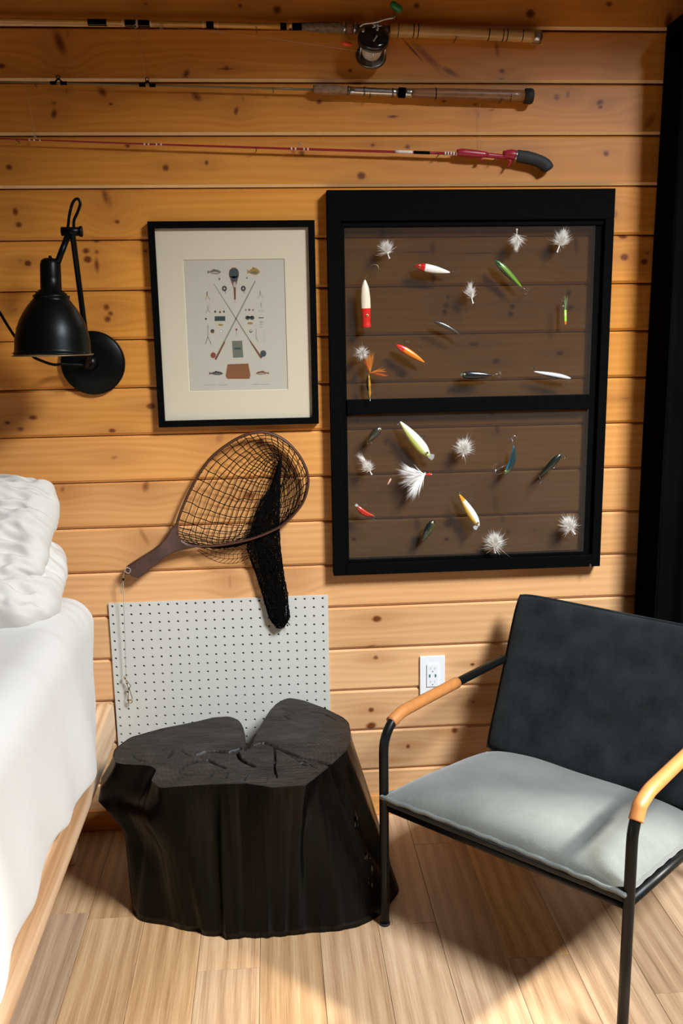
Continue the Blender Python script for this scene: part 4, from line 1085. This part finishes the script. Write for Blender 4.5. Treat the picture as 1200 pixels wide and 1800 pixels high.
MB().tube([h + Vector((0, -.0058, 0)) for h in hoop], .0022, 6, closed=True).build('hoop_lamination', simple('pale_lamination', (.085, .032, .017), .4), net)
hd_px = [(302, 926), (309, 921), (314, 930), (313, 940), (319, 950), (330, 957), (350, 960), (336, 963), (316, 967), (302, 972), (288, 980), (276, 990), (264, 1000), (252, 1010), (243, 1015.5), (233, 1013), (223, 1003), (221, 996), (236, 986), (252, 976), (268, 966), (282, 955), (294, 941)]
hp = [W(x, y, YN) for x, y in hd_px]
hm = MB().prism([(p_.x, p_.z) for p_ in hp], YN - .010, YN + .010)
ho = hm.build('handle', M['net_wood'], net); bv = ho.modifiers.new('b', 'BEVEL'); bv.width = .0035; bv.segments = 3
for p_ in ho.data.polygons: p_.use_smooth = False
MB().lathe([(0, .0030), (.002, .0026), (.003, .001)], W(224, 998, YN - .010), W(224, 998, YN - .016), 12).build('lanyard_eyelet', M['brass'], net)
M['net_cord'] = simple('black_net_cord', (.0035, .003, .0026), .9, spec=.05)
# netting: strands run from the rim over the fold line into the hanging bag
def catmull_loop(t):
    k = (t % 1) * len(hoop); i = int(k) % len(hoop); f = k - int(k); return hoop[i].lerp(hoop[(i + 1) % len(hoop)], f)
fold_a, fold_b = W(505, 795, -.020), W(470, 950, -.016)
bag_tip = W(493, 1098, -.014)
NL, NS = 46, 30
r3 = random.Random(11)
hoop_c = W(430, 860, YN)
def net_pt(t, s, back=0):
    rim = catmull_loop(t)
    # position down the fold line depends on how high the rim point sits
    u = min(1, max(0, (W(0, 765, YN).z - rim.z) / (W(0, 765, YN).z - W(0, 958, YN).z)))
    left = 1 if rim.x < fold_a.x + (fold_b.x - fold_a.x) * u else -1
    fu = .10 + .86 * (u ** .85)
    f = fold_a.lerp(fold_b, fu) + Vector((-left * -.0, 0, 0))
    f.x += (-.028 if left > 0 else .016) * (.15 + .85 * fu) * (1 if left > 0 else .8)
    # below the hoop the bag opens around its own axis
    ph = t * 2 * math.pi
    if s < .52:
        k = s / .52; p_ = rim.lerp(f, k ** .92)
        p_.z -= .030 * math.sin(math.pi * k) * (rim - f).length / .25
        p_.y += .012 * math.sin(math.pi * k) + (.004 * left)
        return p_
    k = (s - .52) / .48
    top = f; zt_ = W(0, 945, YN).z
    # bag axis and half width
    ax_x = lerp(W(455, 965, -.02).x, bag_tip.x, k ** .8); z_ = lerp(min(top.z, 9), bag_tip.z, k ** 1.05)
    hwid = lerp(.050, .020, k ** .6) * (1 - .75 * sstep(.80, 1.02, k))
    side_ = math.cos(ph * 1.0 + 2.2)
    tx = ax_x + hwid * side_
    blend = sstep(0, .35, k)
    x_ = lerp(top.x, tx, blend)
    y_ = lerp(top.y, -.016 + .011 * math.sin(ph + 2.2), blend)
    return Vector((x_, y_, z_))
nb = MB()
P_ = [[net_pt(i / NL, j / (NS - 1)) + Vector((r3.gauss(0, .0015), 0, r3.gauss(0, .0015))) * (1 if 0 < j < NS - 1 else 0) for i in range(NL)] for j in range(NS)]
for i in range(NL):
    nb.tube([P_[j][i] for j in range(NS)], .00115, 4, caps=False)
for j in range(1, NS):
    nb.tube([P_[j][i] for i in range(NL)], .00105, 4, closed=True)
# dense lower bag: extra layer of finer cells
NL2, NS2 = 70, 54
def bag_pt(i, j):
    k = j / (NS2 - 1); ph = 2 * math.pi * i / NL2
    x_ = np.interp(k, [0, .18, .36, .55, .78, .93, 1], [W(492, 810, -.02).x, W(482, 868, -.02).x, W(466, 925, -.02).x, W(465, 965, -.02).x, W(481, 1040, -.02).x, W(490, 1085, -.02).x, W(493, 1102, -.02).x])
    z_ = np.interp(k, [0, .18, .36, .55, .78, .93, 1], [W(492, 810, -.02).z, W(482, 868, -.02).z, W(466, 925, -.02).z, W(465, 965, -.02).z, W(481, 1040, -.02).z, W(490, 1085, -.02).z, W(493, 1102, -.02).z])
    hw_ = np.interp(k, [0, .18, .36, .47, .55, .66, .78, .93, 1], [.002, .013, .036, .043, .046, .038, .034, .028, .010]) * (1 + .07 * math.sin(3 * ph + 9 * k))
    yy = -.0205 + (.011 if k > .5 else .007) * math.sin(ph)
    return Vector((float(x_) + float(hw_) * math.cos(ph) + r3.gauss(0, .0012), yy + r3.gauss(0, .0008), float(z_) + r3.gauss(0, .0012)))
Q_ = [[bag_pt(i, j) for i in range(NL2)] for j in range(NS2)]
for i in range(NL2): nb.tube([Q_[j][(i + j // 3) % NL2] for j in range(NS2)], .0009, 3, caps=False)
for j in range(1, NS2): nb.tube([Q_[j][i] for i in range(NL2)], .0009, 3, closed=True)
# tip tuft and slack cells left below the hoop
for k in range(26):
    a_ = W(493 + r3.uniform(-10, 12), 1085 + r3.uniform(-8, 10), -.02); nb.tube(smooth_path([a_, a_ + Vector((r3.uniform(-.012, .012), -.006, r3.uniform(-.012, .004))), a_ + Vector((r3.uniform(-.01, .01), 0, r3.uniform(-.008, .008)))], 3), .0008, 3)
sl = [[W(lerp(352, 452, a_) + 6 * math.sin(b_ * 5), lerp(958, 957 + 34 * math.sin(math.pi * min(1, a_ * .72 + .1)), b_), -.022 - .004 * b_) for a_ in [i / 13 for i in range(14)]] for b_ in [j / 4 for j in range(5)]]
for row in sl[1:]: nb.tube(row, .0008, 3)
for i in range(14): nb.tube([sl[j][min(13, i + (j % 2))] for j in range(5)], .0008, 3)
no_ = nb.build('netting', M['net_cord'], net, fix=False); no_['kind'] = 'stuff'
# rim lashings
ls = MB()
for k in range(70):
    h = catmull_loop((k + .5) / 70); ls.tube([h + Vector((0, -.0072, .0)), h + (hoop_c - h).normalized() * .0055, h + Vector((0, .0062, 0))], .0008, 4)
lo_ = ls.build('rim_lashing', M['net_cord'], net, fix=False); lo_['kind'] = 'stuff'
# lanyard with snap clips
ln = root('net_lanyard', 'thin pale cord with small metal snap clips hanging from the landing net handle', 'lanyard', W(219, 1003, YN))
M['cordg'] = simple('grey_cord', (.42, .38, .30), .8)
MB().tube(smooth_path([W(222, 998, -.045), W(219, 1004, -.046), W(216.5, 1018, -.036), W(217.5, 1060, -.030), W(219.5, 1120, -.026), W(221.5, 1190, -.022)], 6), .0010, 6).build('cord', M['cordg'], ln)
MB().tube(smooth_path([W(219, 1004, -.046), W(226, 1008, -.040), W(229, 1001, -.041), W(222, 997, -.0445)], 5), .0010, 6).build('cord_loop', M['cordg'], ln)
MB().tube(smooth_path([W(217, 1018, -.036), W(213, 1030, -.030), W(213, 1042, -.026)], 5), .0010, 6).build('cord_end', M['cordg'], ln)
MB().lathe([(0, .0018), (.003, .0026), (.007, .0018)], W(216.5, 1016, -.036), W(217, 1024, -.036), 10).build('knot', M['net_cord'], ln)
def clip(name, p0, p1, wd):
    a_, b_ = W(*p0, -.020), W(*p1, -.020); d = b_ - a_; n_ = Vector((d.z, 0, -d.x)).normalized() * wd
    q = MB(); q.tube(smooth_path([a_ + n_ * .25, a_ + d * .45 + n_ * .55, a_ + d * .8 + n_ * .9, b_ + n_ * .3, b_ - n_ * .3, a_ + d * .8 - n_ * .9, a_ + d * .45 - n_ * .55, a_ - n_ * .25], 4, True), .0011, 6, closed=True)
    return q.build(name, M['brass'], ln)
MB().lathe([(0, .0012), (.002, .0026), (.008, .0026), (.010, .0012)], W(218, 1189, -.021), W(223, 1199, -.021), 10).build('swivel', M['brass'], ln)
clip('split_ring', (222, 1196), (228, 1208), .0045)
MB().lathe([(0, .0012), (.002, .0028), (.006, .0028), (.008, .0012)], W(226, 1208, -.021), W(227, 1216, -.021), 10).build('swivel', M['dark_steel'], ln)
clip('snap_hook', (227, 1213), (229, 1231), .0065)
cc = W(229, 1233, -.020)
MB().tube([cc + Vector((.0052 * math.cos(t), 0, .0052 * math.sin(t))) for t in [2 * math.pi * k / 14 for k in range(14)]], .0013, 6, closed=True).build('end_ring', M['brass'], ln)
# ------------------------------------------------------------------ wall lamp
YC = -.225
lamp = root('wall_lamp', 'black swing arm wall lamp with a domed metal shade left of the framed print', 'lamp', W(163, 638, 0))
pc = W(163, 638, -.012)
rpl = .5 * (W(219, 638, -.012) - W(106, 638, -.012)).length
MB().lathe([(0, rpl * .96), (.003, rpl), (.012, rpl), (.017, rpl * .93), (.019, rpl * .5), (.0195, .002)], (pc.x, -.0002, pc.z), (pc.x, -1, pc.z), 48).build('wall_plate', M['lamp_black'], lamp)
MB().lathe([(0, .020), (.012, .019), (.020, .015), (.022, .002)], (pc.x - .004, -.019, pc.z), (pc.x - .004, -1, pc.z), 24).build('swivel_hub', M['lamp_black'], lamp)
jt = W(127, 409, YC + .035)
lo_px = W(150, 590, -.075)
MB().tube(smooth_path([Vector((pc.x - .004, -.035, pc.z)), Vector((pc.x - .004, -.07, pc.z - .004)), W(157, 628, -.10), W(152, 600, -.115), W(139, 500, -.150), jt], 6), .0068, 14).build('lower_arm', M['lamp_black'], lamp)
MB().tube([W(108, 407, YC + .035), W(142, 407, YC + .035)], .0105, 20).build('pivot_joint', M['lamp_black'], lamp)
MB().lathe([(0, .0125), (.006, .0125), (.0065, .004)], W(140, 407, YC + .035), W(146, 407, YC + .035), 12).build('wing_nut', M['lamp_black'], lamp)
MB().tube([W(120, 412, YC + .03), W(101, 462, YC + .005)], .0072, 14).build('upper_arm', M['lamp_black'], lamp)
# shade
rim = W(93.5, 624, YC); rr = .5 * (W(160.5, 626, YC) - W(26.5, 622, YC)).length
top = W(88, 453, YC + .012)
axd = (top - rim); HL = axd.length; axd.normalize()
prof = [(0, 1.03), (.012, 1.04), (.016, 1.0), (.05, .985), (.16, .97), (.27, .915), (.36, .83), (.44, .72), (.50, .62), (.55, .52), (.585, .45), (.59, .475), (.615, .47), (.62, .41), (.64, .40), (.645, .345), (.665, .335), (.67, .275), (.80, .27), (.93, .265), (.97, .235), (.99, .16), (1.0, .03)]
pts_ = [rim + axd * HL * a for a, b in prof]
sh = MB()
sh.tube(pts_, [max(.001, b * rr) for a, b in prof], 56, caps=False)
so = sh.build('shade', M['lamp_black'], lamp, fix=True)
inn = [(0.004, 1.02)] + [(a - .012, b - .02) for a, b in prof[2:10]] + [(.545, .02)]
MB().tube([rim + axd * HL * a for a, b in inn], [max(.001, b * rr) for a, b in inn], 48, caps=False).build('inner_reflector', M['lamp_gold'], lamp)
MB().tube([rim + (Vector((math.cos(t), 0, 0)) * rr * 1.04 + Vector((0, math.sin(t), 0)) * rr * 1.04) for t in [2 * math.pi * k / 56 for k in range(56)]], .0012, 6, closed=True).build('rolled_rim', simple('worn_rim_edge', (.25, .17, .09), .4, .5), lamp)
MB().lathe([(0, .010), (.02, .014), (.05, .029), (.075, .030), (.095, .018), (.10, .002)], rim + axd * HL * .52, rim, 24).build('bulb', M['bulb'], lamp)
MB().lathe([(0, .004), (.004, .0035), (.005, .001)], top, top + axd, 10).build('finial', M['lamp_black'], lamp)
MB().tube([W(157, 616, YC), W(157, 632, YC)], .0022, 8).build('rim_screw', M['lamp_black'], lamp)
# cloth cord: loop above the pivot, tail swinging behind the shade to the left
MB().tube(smooth_path([W(119, 405, YC + .03), W(122, 378, YC + .03), W(128, 356, YC + .03), W(136, 349.5, YC + .03), W(141, 358, YC + .03), W(136, 374, YC + .03), W(130, 388, YC + .03), W(130, 405, YC + .03)], 6), .0034, 10).build('cord_loop', M['lamp_black'], lamp)
cordt = smooth_path([Vector((pc.x - .01, -.03, pc.z - .005)), W(112, 640, -.05), W(95, 641, -.07), W(75, 635, -.09), W(57, 626, -.10), W(40, 606, -.09), W(28, 594, -.08), W(12, 570, -.05), W(-3, 545, -.03), W(-30, 505, -.012), W(-60, 460, -.006)], 6)
MB().tube(cordt, .0036, 10).build('power_cord', M['lamp_black'], lamp)

# ------------------------------------------------------------------ charred stump
ZT = .40
top_px = [(204, 1317), (230, 1296), (286, 1280), (347, 1268), (375, 1261), (403, 1259), (421, 1266), (431, 1285), (428, 1306), (424, 1318), (437, 1316), (459, 1298), (460, 1280), (463, 1261), (482, 1238), (505, 1226), (533, 1231), (571, 1245), (603, 1261), (613.5, 1271), (616, 1303), (608, 1320), (582, 1345), (538, 1380), (477, 1384), (431, 1377), (347, 1380), (281, 1385), (267, 1371), (279, 1352), (265, 1343), (211, 1345), (202, 1328)]
top_w = [F(x, y, ZT) for x, y in top_px]
cxy = F(432, 1334, ZT)
def resample_closed(pts, n):
    P = [Vector(p) for p in pts]; L = [0]
    for i in range(len(P)): L.append(L[-1] + (P[(i + 1) % len(P)] - P[i]).length)
    out = []
    for k in range(n):
        d = L[-1] * k / n
        i = max(j for j in range(len(P)) if L[j] <= d + 1e-12); i = min(i, len(P) - 1)
        f = (d - L[i]) / max(1e-9, L[i + 1] - L[i]); out.append(P[i].lerp(P[(i + 1) % len(P)], f))
    return out
# bottom outline (floor contact), world xy, listed in the same order around as the top
bot_front = [F(236, 1619), F(283, 1625), F(350, 1640), F(402, 1651), F(455, 1648), F(540, 1642), F(600, 1636), F(650, 1621), F(682, 1600), F(697, 1573)]
def V2(x, y): return Vector((x, y, 0))
bf = [p for p in bot_front]
# angular-matched rings: for each top sample find the bottom radius along the same angle
bot_poly = [V2(-.40, -.30), V2(-.42, -.20), V2(-.36, -.10), V2(-.24, -.055), V2(-.05, -.04), V2(.10, -.05), V2(.22, -.10), V2(.275, -.20), V2(.285, -.30)] + bf[::-1] 
mid_poly_scale = None
def radial(poly, c, th):
    best = None; d = Vector((math.cos(th), math.sin(th)))
    n = len(poly)
    for i in range(n):
        a = Vector((poly[i].x - c.x, poly[i].y - c.y)); b = Vector((poly[(i + 1) % n].x - c.x, poly[(i + 1) % n].y - c.y))
        e = b - a; den = d.x * e.y - d.y * e.x
        if abs(den) < 1e-12: continue
        t = (a.x * e.y - a.y * e.x) / den; s_ = (a.x * d.y - a.y * d.x) / den
        if t > 0 and -1e-9 <= s_ <= 1 + 1e-9 and (best is None or t > best): best = t
    return best or .1
NA = 300
ths = [2 * math.pi * k / NA for k in range(NA)]
rt = [radial(top_w, cxy, t) for t in ths]; rb = [radial(bot_poly, cxy, t) for t in ths]
def smoothr(a, n, keep=0):
    for _ in range(n): a = [(a[i - 1] + 2 * a[i] + a[(i + 1) % len(a)]) / 4 for i in range(len(a))]
    return a
rt = smoothr(rt, 2); rb = smoothr(rb, 6)
lv = [0, .02, .06, .10, .14, .18, .22, .26, .30, .335, .365, .385, .395, .400]
sm = MB()
def side_r(i, z):
    k = z / ZT; th = ths[i]
    b = rb[i]; t = rt[i]
    e = sstep(0, 1, 1 - k)
    r = lerp(t, b, (1 - k) ** 1.05)
    dx, dy = math.cos(th), math.sin(th)
    # left shoulder swells just under the sawn face
    g = math.exp(-((th - R(180)) / .42) ** 2)
    r += g * .062 * math.exp(-((z - .31) / .060) ** 2)
    # root flare at lower right
    g = math.exp(-((th - R(345)) / .30) ** 2)
    r += g * .012 * math.exp(-((z - .10) / .07) ** 2) 
    # front right hollow with the knotty scar
    g = math.exp(-((th - R(318)) / .10) ** 2); r -= g * .010 * math.exp(-((z - .20) / .12) ** 2)
    p = Vector((dx * 3.1, dy * 3.1, z * 1.2))
    flute = noise.noise(p * 1.6) * .012 + noise.noise(Vector((dx * 6, dy * 6, z * 1.6))) * .0045 + noise.noise(Vector((dx * 20, dy * 20, z * 3))) * .0014
    flute += (noise.noise(Vector((dx * 14, dy * 14, z * 22))) * .006) * math.exp(-((th - R(325)) / .22) ** 2)
    r += flute * sstep(.40, .33, z)
    return r
q0 = F(583, 1346, ZT); CRT = math.atan2(q0.y - cxy.y, q0.x - cxy.x) % (2 * math.pi)
q1 = F(622, 1450, .23); CRB = math.atan2(q1.y - cxy.y, q1.x - cxy.x) % (2 * math.pi)
def split_cut(th, z):
    # long drying crack down the right front side
    c = CRT + (CRB - CRT) * (.40 - z) / .17
    return .014 * math.exp(-((th - c) / .014) ** 2) * sstep(.02, .1, z)
rings = []
for z in lv:
    rings.append([(cxy.x + math.cos(t) * (side_r(i, z) - split_cut(t, z)), cxy.y + math.sin(t) * (side_r(i, z) - split_cut(t, z)), z) for i, t in enumerate(ths)])
vs = [p for r_ in rings for p in r_]
fs = [[j * NA + i, j * NA + (i + 1) % NA, (j + 1) * NA + (i + 1) % NA, (j + 1) * NA + i] for j in range(len(lv) - 1) for i in range(NA)]
fs.append([i for i in range(NA)][::-1])
sm.add(vs, fs)
stump = root('tree_stump', 'charred black tree stump side table standing between the bed and the armchair', 'stump', (cxy.x, cxy.y, 0))
# crack lines on the sawn face (px)
def sc2(x, y): return (160 + x / 2.143, 1210 + y / 2.143)
cracks = [([(650, 205), (690, 218), (700, 225), (740, 240), (790, 262), (850, 275), (905, 290)], 3.2, .016), ([(690, 220), (693, 260), (690, 295), (698, 335)], 2.6, .014),
          ([(700, 222), (760, 260), (800, 290), (850, 300)], 1.6, .008), ([(700, 220), (640, 205), (610, 215), (575, 232)], 2.2, .010),
          ([(548, 232), (560, 262), (585, 280), (615, 292)], 4.0, .020), ([(440, 268), (470, 285), (505, 300)], 3.6, .018), ([(400, 250), (430, 240), (470, 238), (520, 240), (560, 228)], 5.0, .022),
          ([(340, 235), (360, 248), (372, 256)], 2.0, .008), ([(290, 262), (308, 236)], 2.2, .009), ([(330, 320), (350, 300), (375, 285), (420, 270)], 2.4, .007),
          ([(160, 255), (170, 268), (205, 275)], 2.0, .008), ([(450, 335), (458, 318)], 1.2, .006), ([(505, 345), (514, 322)], 1.2, .006), ([(575, 352), (585, 330)], 1.6, .007), ([(655, 358), (668, 335)], 1.4, .006),
          ([(720, 70), (735, 88), (730, 105), (745, 118)], 1.4, .004), ([(680, 120), (720, 112), (760, 92)], 1.2, .003), ([(820, 88), (870, 95), (925, 122)], 1.4, .004), ([(770, 262), (830, 290)], 1.5, .006)]
seg2 = []
for ps, w_, dp in cracks:
    q = [F(*sc2(x, y), ZT) for x, y in ps]
    for a, b in zip(q[:-1], q[1:]): seg2.append((a.x, a.y, b.x, b.y, w_ * .00075, dp))
S_ = np.array(seg2)
NR = 110
tops = MB(); tv = []
for j in range(NR + 1):
    k = 1 - j / NR; k = k if k > 0 else .002
    for i, t in enumerate(ths):
        r_ = (side_r(i, ZT) - split_cut(t, ZT)) * k
        tv.append((cxy.x + math.cos(t) * r_, cxy.y + math.sin(t) * r_))
A_ = np.array(tv); dep = np.zeros(len(A_))
for (ax_, ay_, bx_, by_, w_, dp) in S_:
    e = np.array([bx_ - ax_, by_ - ay_]); l2 = (e ** 2).sum()
    tt = np.clip(((A_ - [ax_, ay_]) @ e) / l2, 0, 1); dd_ = np.hypot(*(A_ - ([ax_, ay_] + tt[:, None] * e)).T)
    dep = np.maximum(dep, dp * np.exp(-(dd_ / w_) ** 2))
tz = []
for n_, (x, y) in enumerate(tv):
    j = n_ // NA
    h = noise.noise(Vector((x * 14, y * 14, 0))) * .0022 + noise.noise(Vector((x * 60, y * 60, 2))) * .0009
    # left lobe was sawn a touch lower than the right
    tz.append(ZT + h * min(1, j / 4) - dep[n_] * min(1, j / 2 + .3) - (.0016 if j == 0 else 0))
tops.add([(x, y, z) for (x, y), z in zip(tv, tz)], [[j * NA + i, j * NA + (i + 1) % NA, (j + 1) * NA + (i + 1) % NA, (j + 1) * NA + i] for j in range(NR) for i in range(NA)])
sm.build('trunk', M['char_side'], stump)
to = tops.build('sawn_top', M['char_top'], stump, fix=False)
# resin / scar lumps on the right front side
sc_ = MB(); r4 = random.Random(4)
for k in range(22):
    z = r4.uniform(.06, .27); qq = F(lerp(560, 640, (.3 - z) / .2), lerp(1400, 1545, (.3 - z) / .2), z); th = math.atan2(qq.y - cxy.y, qq.x - cxy.x) + r4.gauss(0, .022); i = int((th % (2 * math.pi)) / (2 * math.pi) * NA) % NA
    r_ = side_r(i, z); c = Vector((cxy.x + math.cos(th) * r_, cxy.y + math.sin(th) * r_, z)); a = r4.uniform(.0015, .0055)
    bm = bmesh.new(); bmesh.ops.create_icosphere(bm, subdivisions=2, radius=1)
    for v in bm.verts:
        q = v.co * (1 + .35 * noise.noise(v.co * 2 + c * 50)); v.co = c + Vector((q.x * a * .6, q.y * a * .6, q.z * a * r4.uniform(1.2, 1.25) * 1.6))
    sc_.bm(bm)
sc_.build('resin_scar', M['resin'] if 'resin' in M else simple('shiny_resin', (.02, .019, .018), .2, 0, 0, spec=.8), stump)['kind'] = 'stuff'

# ------------------------------------------------------------------ armchair (local: x across, y to the back, z up)
ch = root('armchair', 'armchair with black tube frame, tan leather arm wraps and grey canvas cushions', 'armchair', (.235, -.510, 0), rz=-math.pi / 4)
U = .598; RT = .0112
for u in (0, U):
    path = [(u, 0, .004), (u, 0, .20), (u, 0, .445)]
    n_ = 9; rb_ = .075
    path += [(u, rb_ - rb_ * math.cos(t), .450 + rb_ * math.sin(t)) for t in [math.pi / 2 * k / n_ for k in range(1, n_ + 1)]]
    path += [(u, .20, .524), (u, .35, .522), (u, .50, .519), (u, .545, .517)]
    path += [(u, .575, .508), (u, .590, .485), (u, .600, .40), (u, .615, .20), (u, .628, .004)]
    MB().tube(path, RT, 18).build('side_frame', M['black_metal'], ch, local=True)
    lp = [p for p in path[9:12]]
    a0, a1 = ((u, .040, .5155), (u, .305, .5228))
    sp = [Vector((u, .030, .5135)), Vector((u, .05, .5195)), Vector((u, .075, .5246)), Vector((u, .12, .5249)), Vector((u, .20, .5243)), Vector((u, .305, .5228))]
    if u > 0: sp = [Vector((u, .012, .488)), Vector((u, .022, .5035))] + sp
    so_ = MB().tube(smooth_path(sp, 4), .0142, 20).build('leather_wrap', M['leather'], ch, local=True)
    so_['label'] = 'tan leather arm wrap'
    st = MB()
    for k in range(36):
        f_ = k / 36; q = Vector(smooth_path(sp, 4)[int(f_ * (len(smooth_path(sp, 4)) - 1))]); q2 = Vector((u + .0015, lerp(.03, .30, f_), 0)); q2.z = q.z - .0143 if abs(q.y - q2.y) < .02 else .5236 - .0143
        st.tube([q2, q2 + Vector((0, .0045, 0))], .0007, 5)
    st.build('stitching', M['stitch'], so_, local=True)
    MB().tube([(u, 0, .0005), (u, 0, .006)], RT * 1.12, 16).build('foot_cap', M['rubber'], ch, local=True)
    MB().tube([(u, .628, .0005), (u, .628, .006)], RT * 1.12, 16).build('foot_cap', M['rubber'], ch, local=True)
    # sloping seat rail
    MB().tube([(u, 0, .322), (u, .25, .287), (u, .606, .240)], RT * .95, 14).build('seat_rail', M['black_metal'], ch, local=True)
MB().tube([(0, .012, .304), (U, .012, .304)], RT * .85, 14).build('front_crossbar', M['black_metal'], ch, local=True)
MB().tube([(0, .56, .240), (U, .56, .240)], RT * .85, 14).build('rear_crossbar', M['black_metal'], ch, local=True)
MB().tube([(0, .585, .50), (U, .585, .50)], RT * .85, 14).build('back_crossbar', M['black_metal'], ch, local=True)
MB().grid(2, 2, lambda a, b: (lerp(.008, U - .008, a), lerp(.012, .56, b), lerp(.318, .252, b))).build('seat_sling', M['back_fabric'], ch, local=True).modifiers.new('s', 'SOLIDIFY').thickness = .004
# seat cushion
def zedge(v): return .340 - .155 * v
def cush(side):
    def fn(a, b):
        A = 2 * a - 1; B = 2 * b - 1
        fx = max(0, 1 - abs(A) ** 4.2) ** .62; fy = max(0, 1 - abs(B) ** 4.0) ** .60
        pull = .012
        u = lerp(.004, U - .004, a); v = lerp(-.014, .47, b)
        u += -A * pull * (1 - (2 * b - 1) ** 2) * abs(A) ** 4 * .4; v += -B * pull * (1 - A * A) * abs(B) ** 4 * .8
        h = fx * fy
        wr = noise.noise(Vector((u * 9, v * 9, 1))) * .004 * h
        # little puckers along the piped edge
        e_ = math.exp(-((1 - max(abs(A), abs(B))) / .05) ** 2)
        wr += .0022 * e_ * (1 - e_) * 4 * math.sin((u + v) * 210) * noise.noise(Vector((u * 20, v * 20, 9)))
        return Vector((u, v, zedge(v) + (side * (.064 if side > 0 else .016) * h) + wr))
    return fn
cb = MB().grid(110, 90, cush(1)); cb.grid(60, 50, cush(-1))
so_ = cb.build('seat_cushion', M['seat_fabric'], ch, local=True)
so_['label'] = 'light grey canvas seat cushion'
f1 = cush(1); edge = [f1(t, 0) for t in np.linspace(0, 1, 40)] + [f1(1, t) for t in np.linspace(0, 1, 30)[1:]] + [f1(t, 1) for t in np.linspace(1, 0, 40)[1:]] + [f1(0, t) for t in np.linspace(1, 0, 30)[1:-1]]
edge = [e + Vector((0, 0, .0015 * math.sin(i * 1.7))) for i, e in enumerate(edge)]
MB().tube(edge, .0056, 8, closed=True).build('seat_piping', M['piping'], ch, local=True)
# front fabric band hanging under the piping
MB().grid(40, 4, lambda a, b: (lerp(.010, U - .010, a), -.010 + .012 * b, zedge(0) - .002 - .020 * b)).build('seat_front_band', M['back_fabric'], ch, local=True).modifiers.new('s', 'SOLIDIFY').thickness = .003
# back cushion
bl0, bl1 = Vector((0, .455, .285)), Vector((0, .612, .688))
bu = (bl1 - bl0).normalized(); bn = Vector((1, 0, 0)).cross(bu) * -1   # towards the sitter
if bn.y > 0: bn = -bn
Hb = (bl1 - bl0).length
def backf(side):
    def fn(a, b):
        A = 2 * a - 1; B = 2 * b - 1
        # rounded corners
        fx = max(0, 1 - abs(A) ** 9) ** .5; fy = max(0, 1 - abs(B) ** 9) ** .5
        u = U / 2 + A * (U / 2 - .002) * (1 - .018 * max(0, B) ** 10 * abs(A) ** 6); h_ = .5 + B * .5 * (1 - .030 * abs(A) ** 12)
        p = bl0 + bu * (Hb * h_) + Vector((u, 0, 0))
        p += bn * (side * .022 * (fx * fy) ** .8 + .004 * noise.noise(Vector((u * 5, h_ * 3, 4))))
        p += bn * (-.016 * (1 - A * A))     # shallow curve round the back
        return p
    return fn
bb = MB().grid(90, 70, backf(1)); bb.grid(60, 50, backf(-1))
bo_ = bb.build('back_cushion', M['back_fabric'], ch, local=True); bo_['label'] = 'charcoal canvas backrest'
f2 = backf(1)
be = [f2(t, 0) for t in np.linspace(0, 1, 40)] + [f2(1, t) for t in np.linspace(0, 1, 30)[1:]] + [f2(t, 1) for t in np.linspace(1, 0, 40)[1:]] + [f2(0, t) for t in np.linspace(1, 0, 30)[1:-1]]
MB().tube(be, .0042, 8, closed=True).build('back_piping', M['back_fabric'], ch, local=True)
for u in (.10, U - .10):
    MB().tube([(u, .585, .50), (u, .572, .485)], .008, 10).build('back_clip', M['black_metal'], ch, local=True)
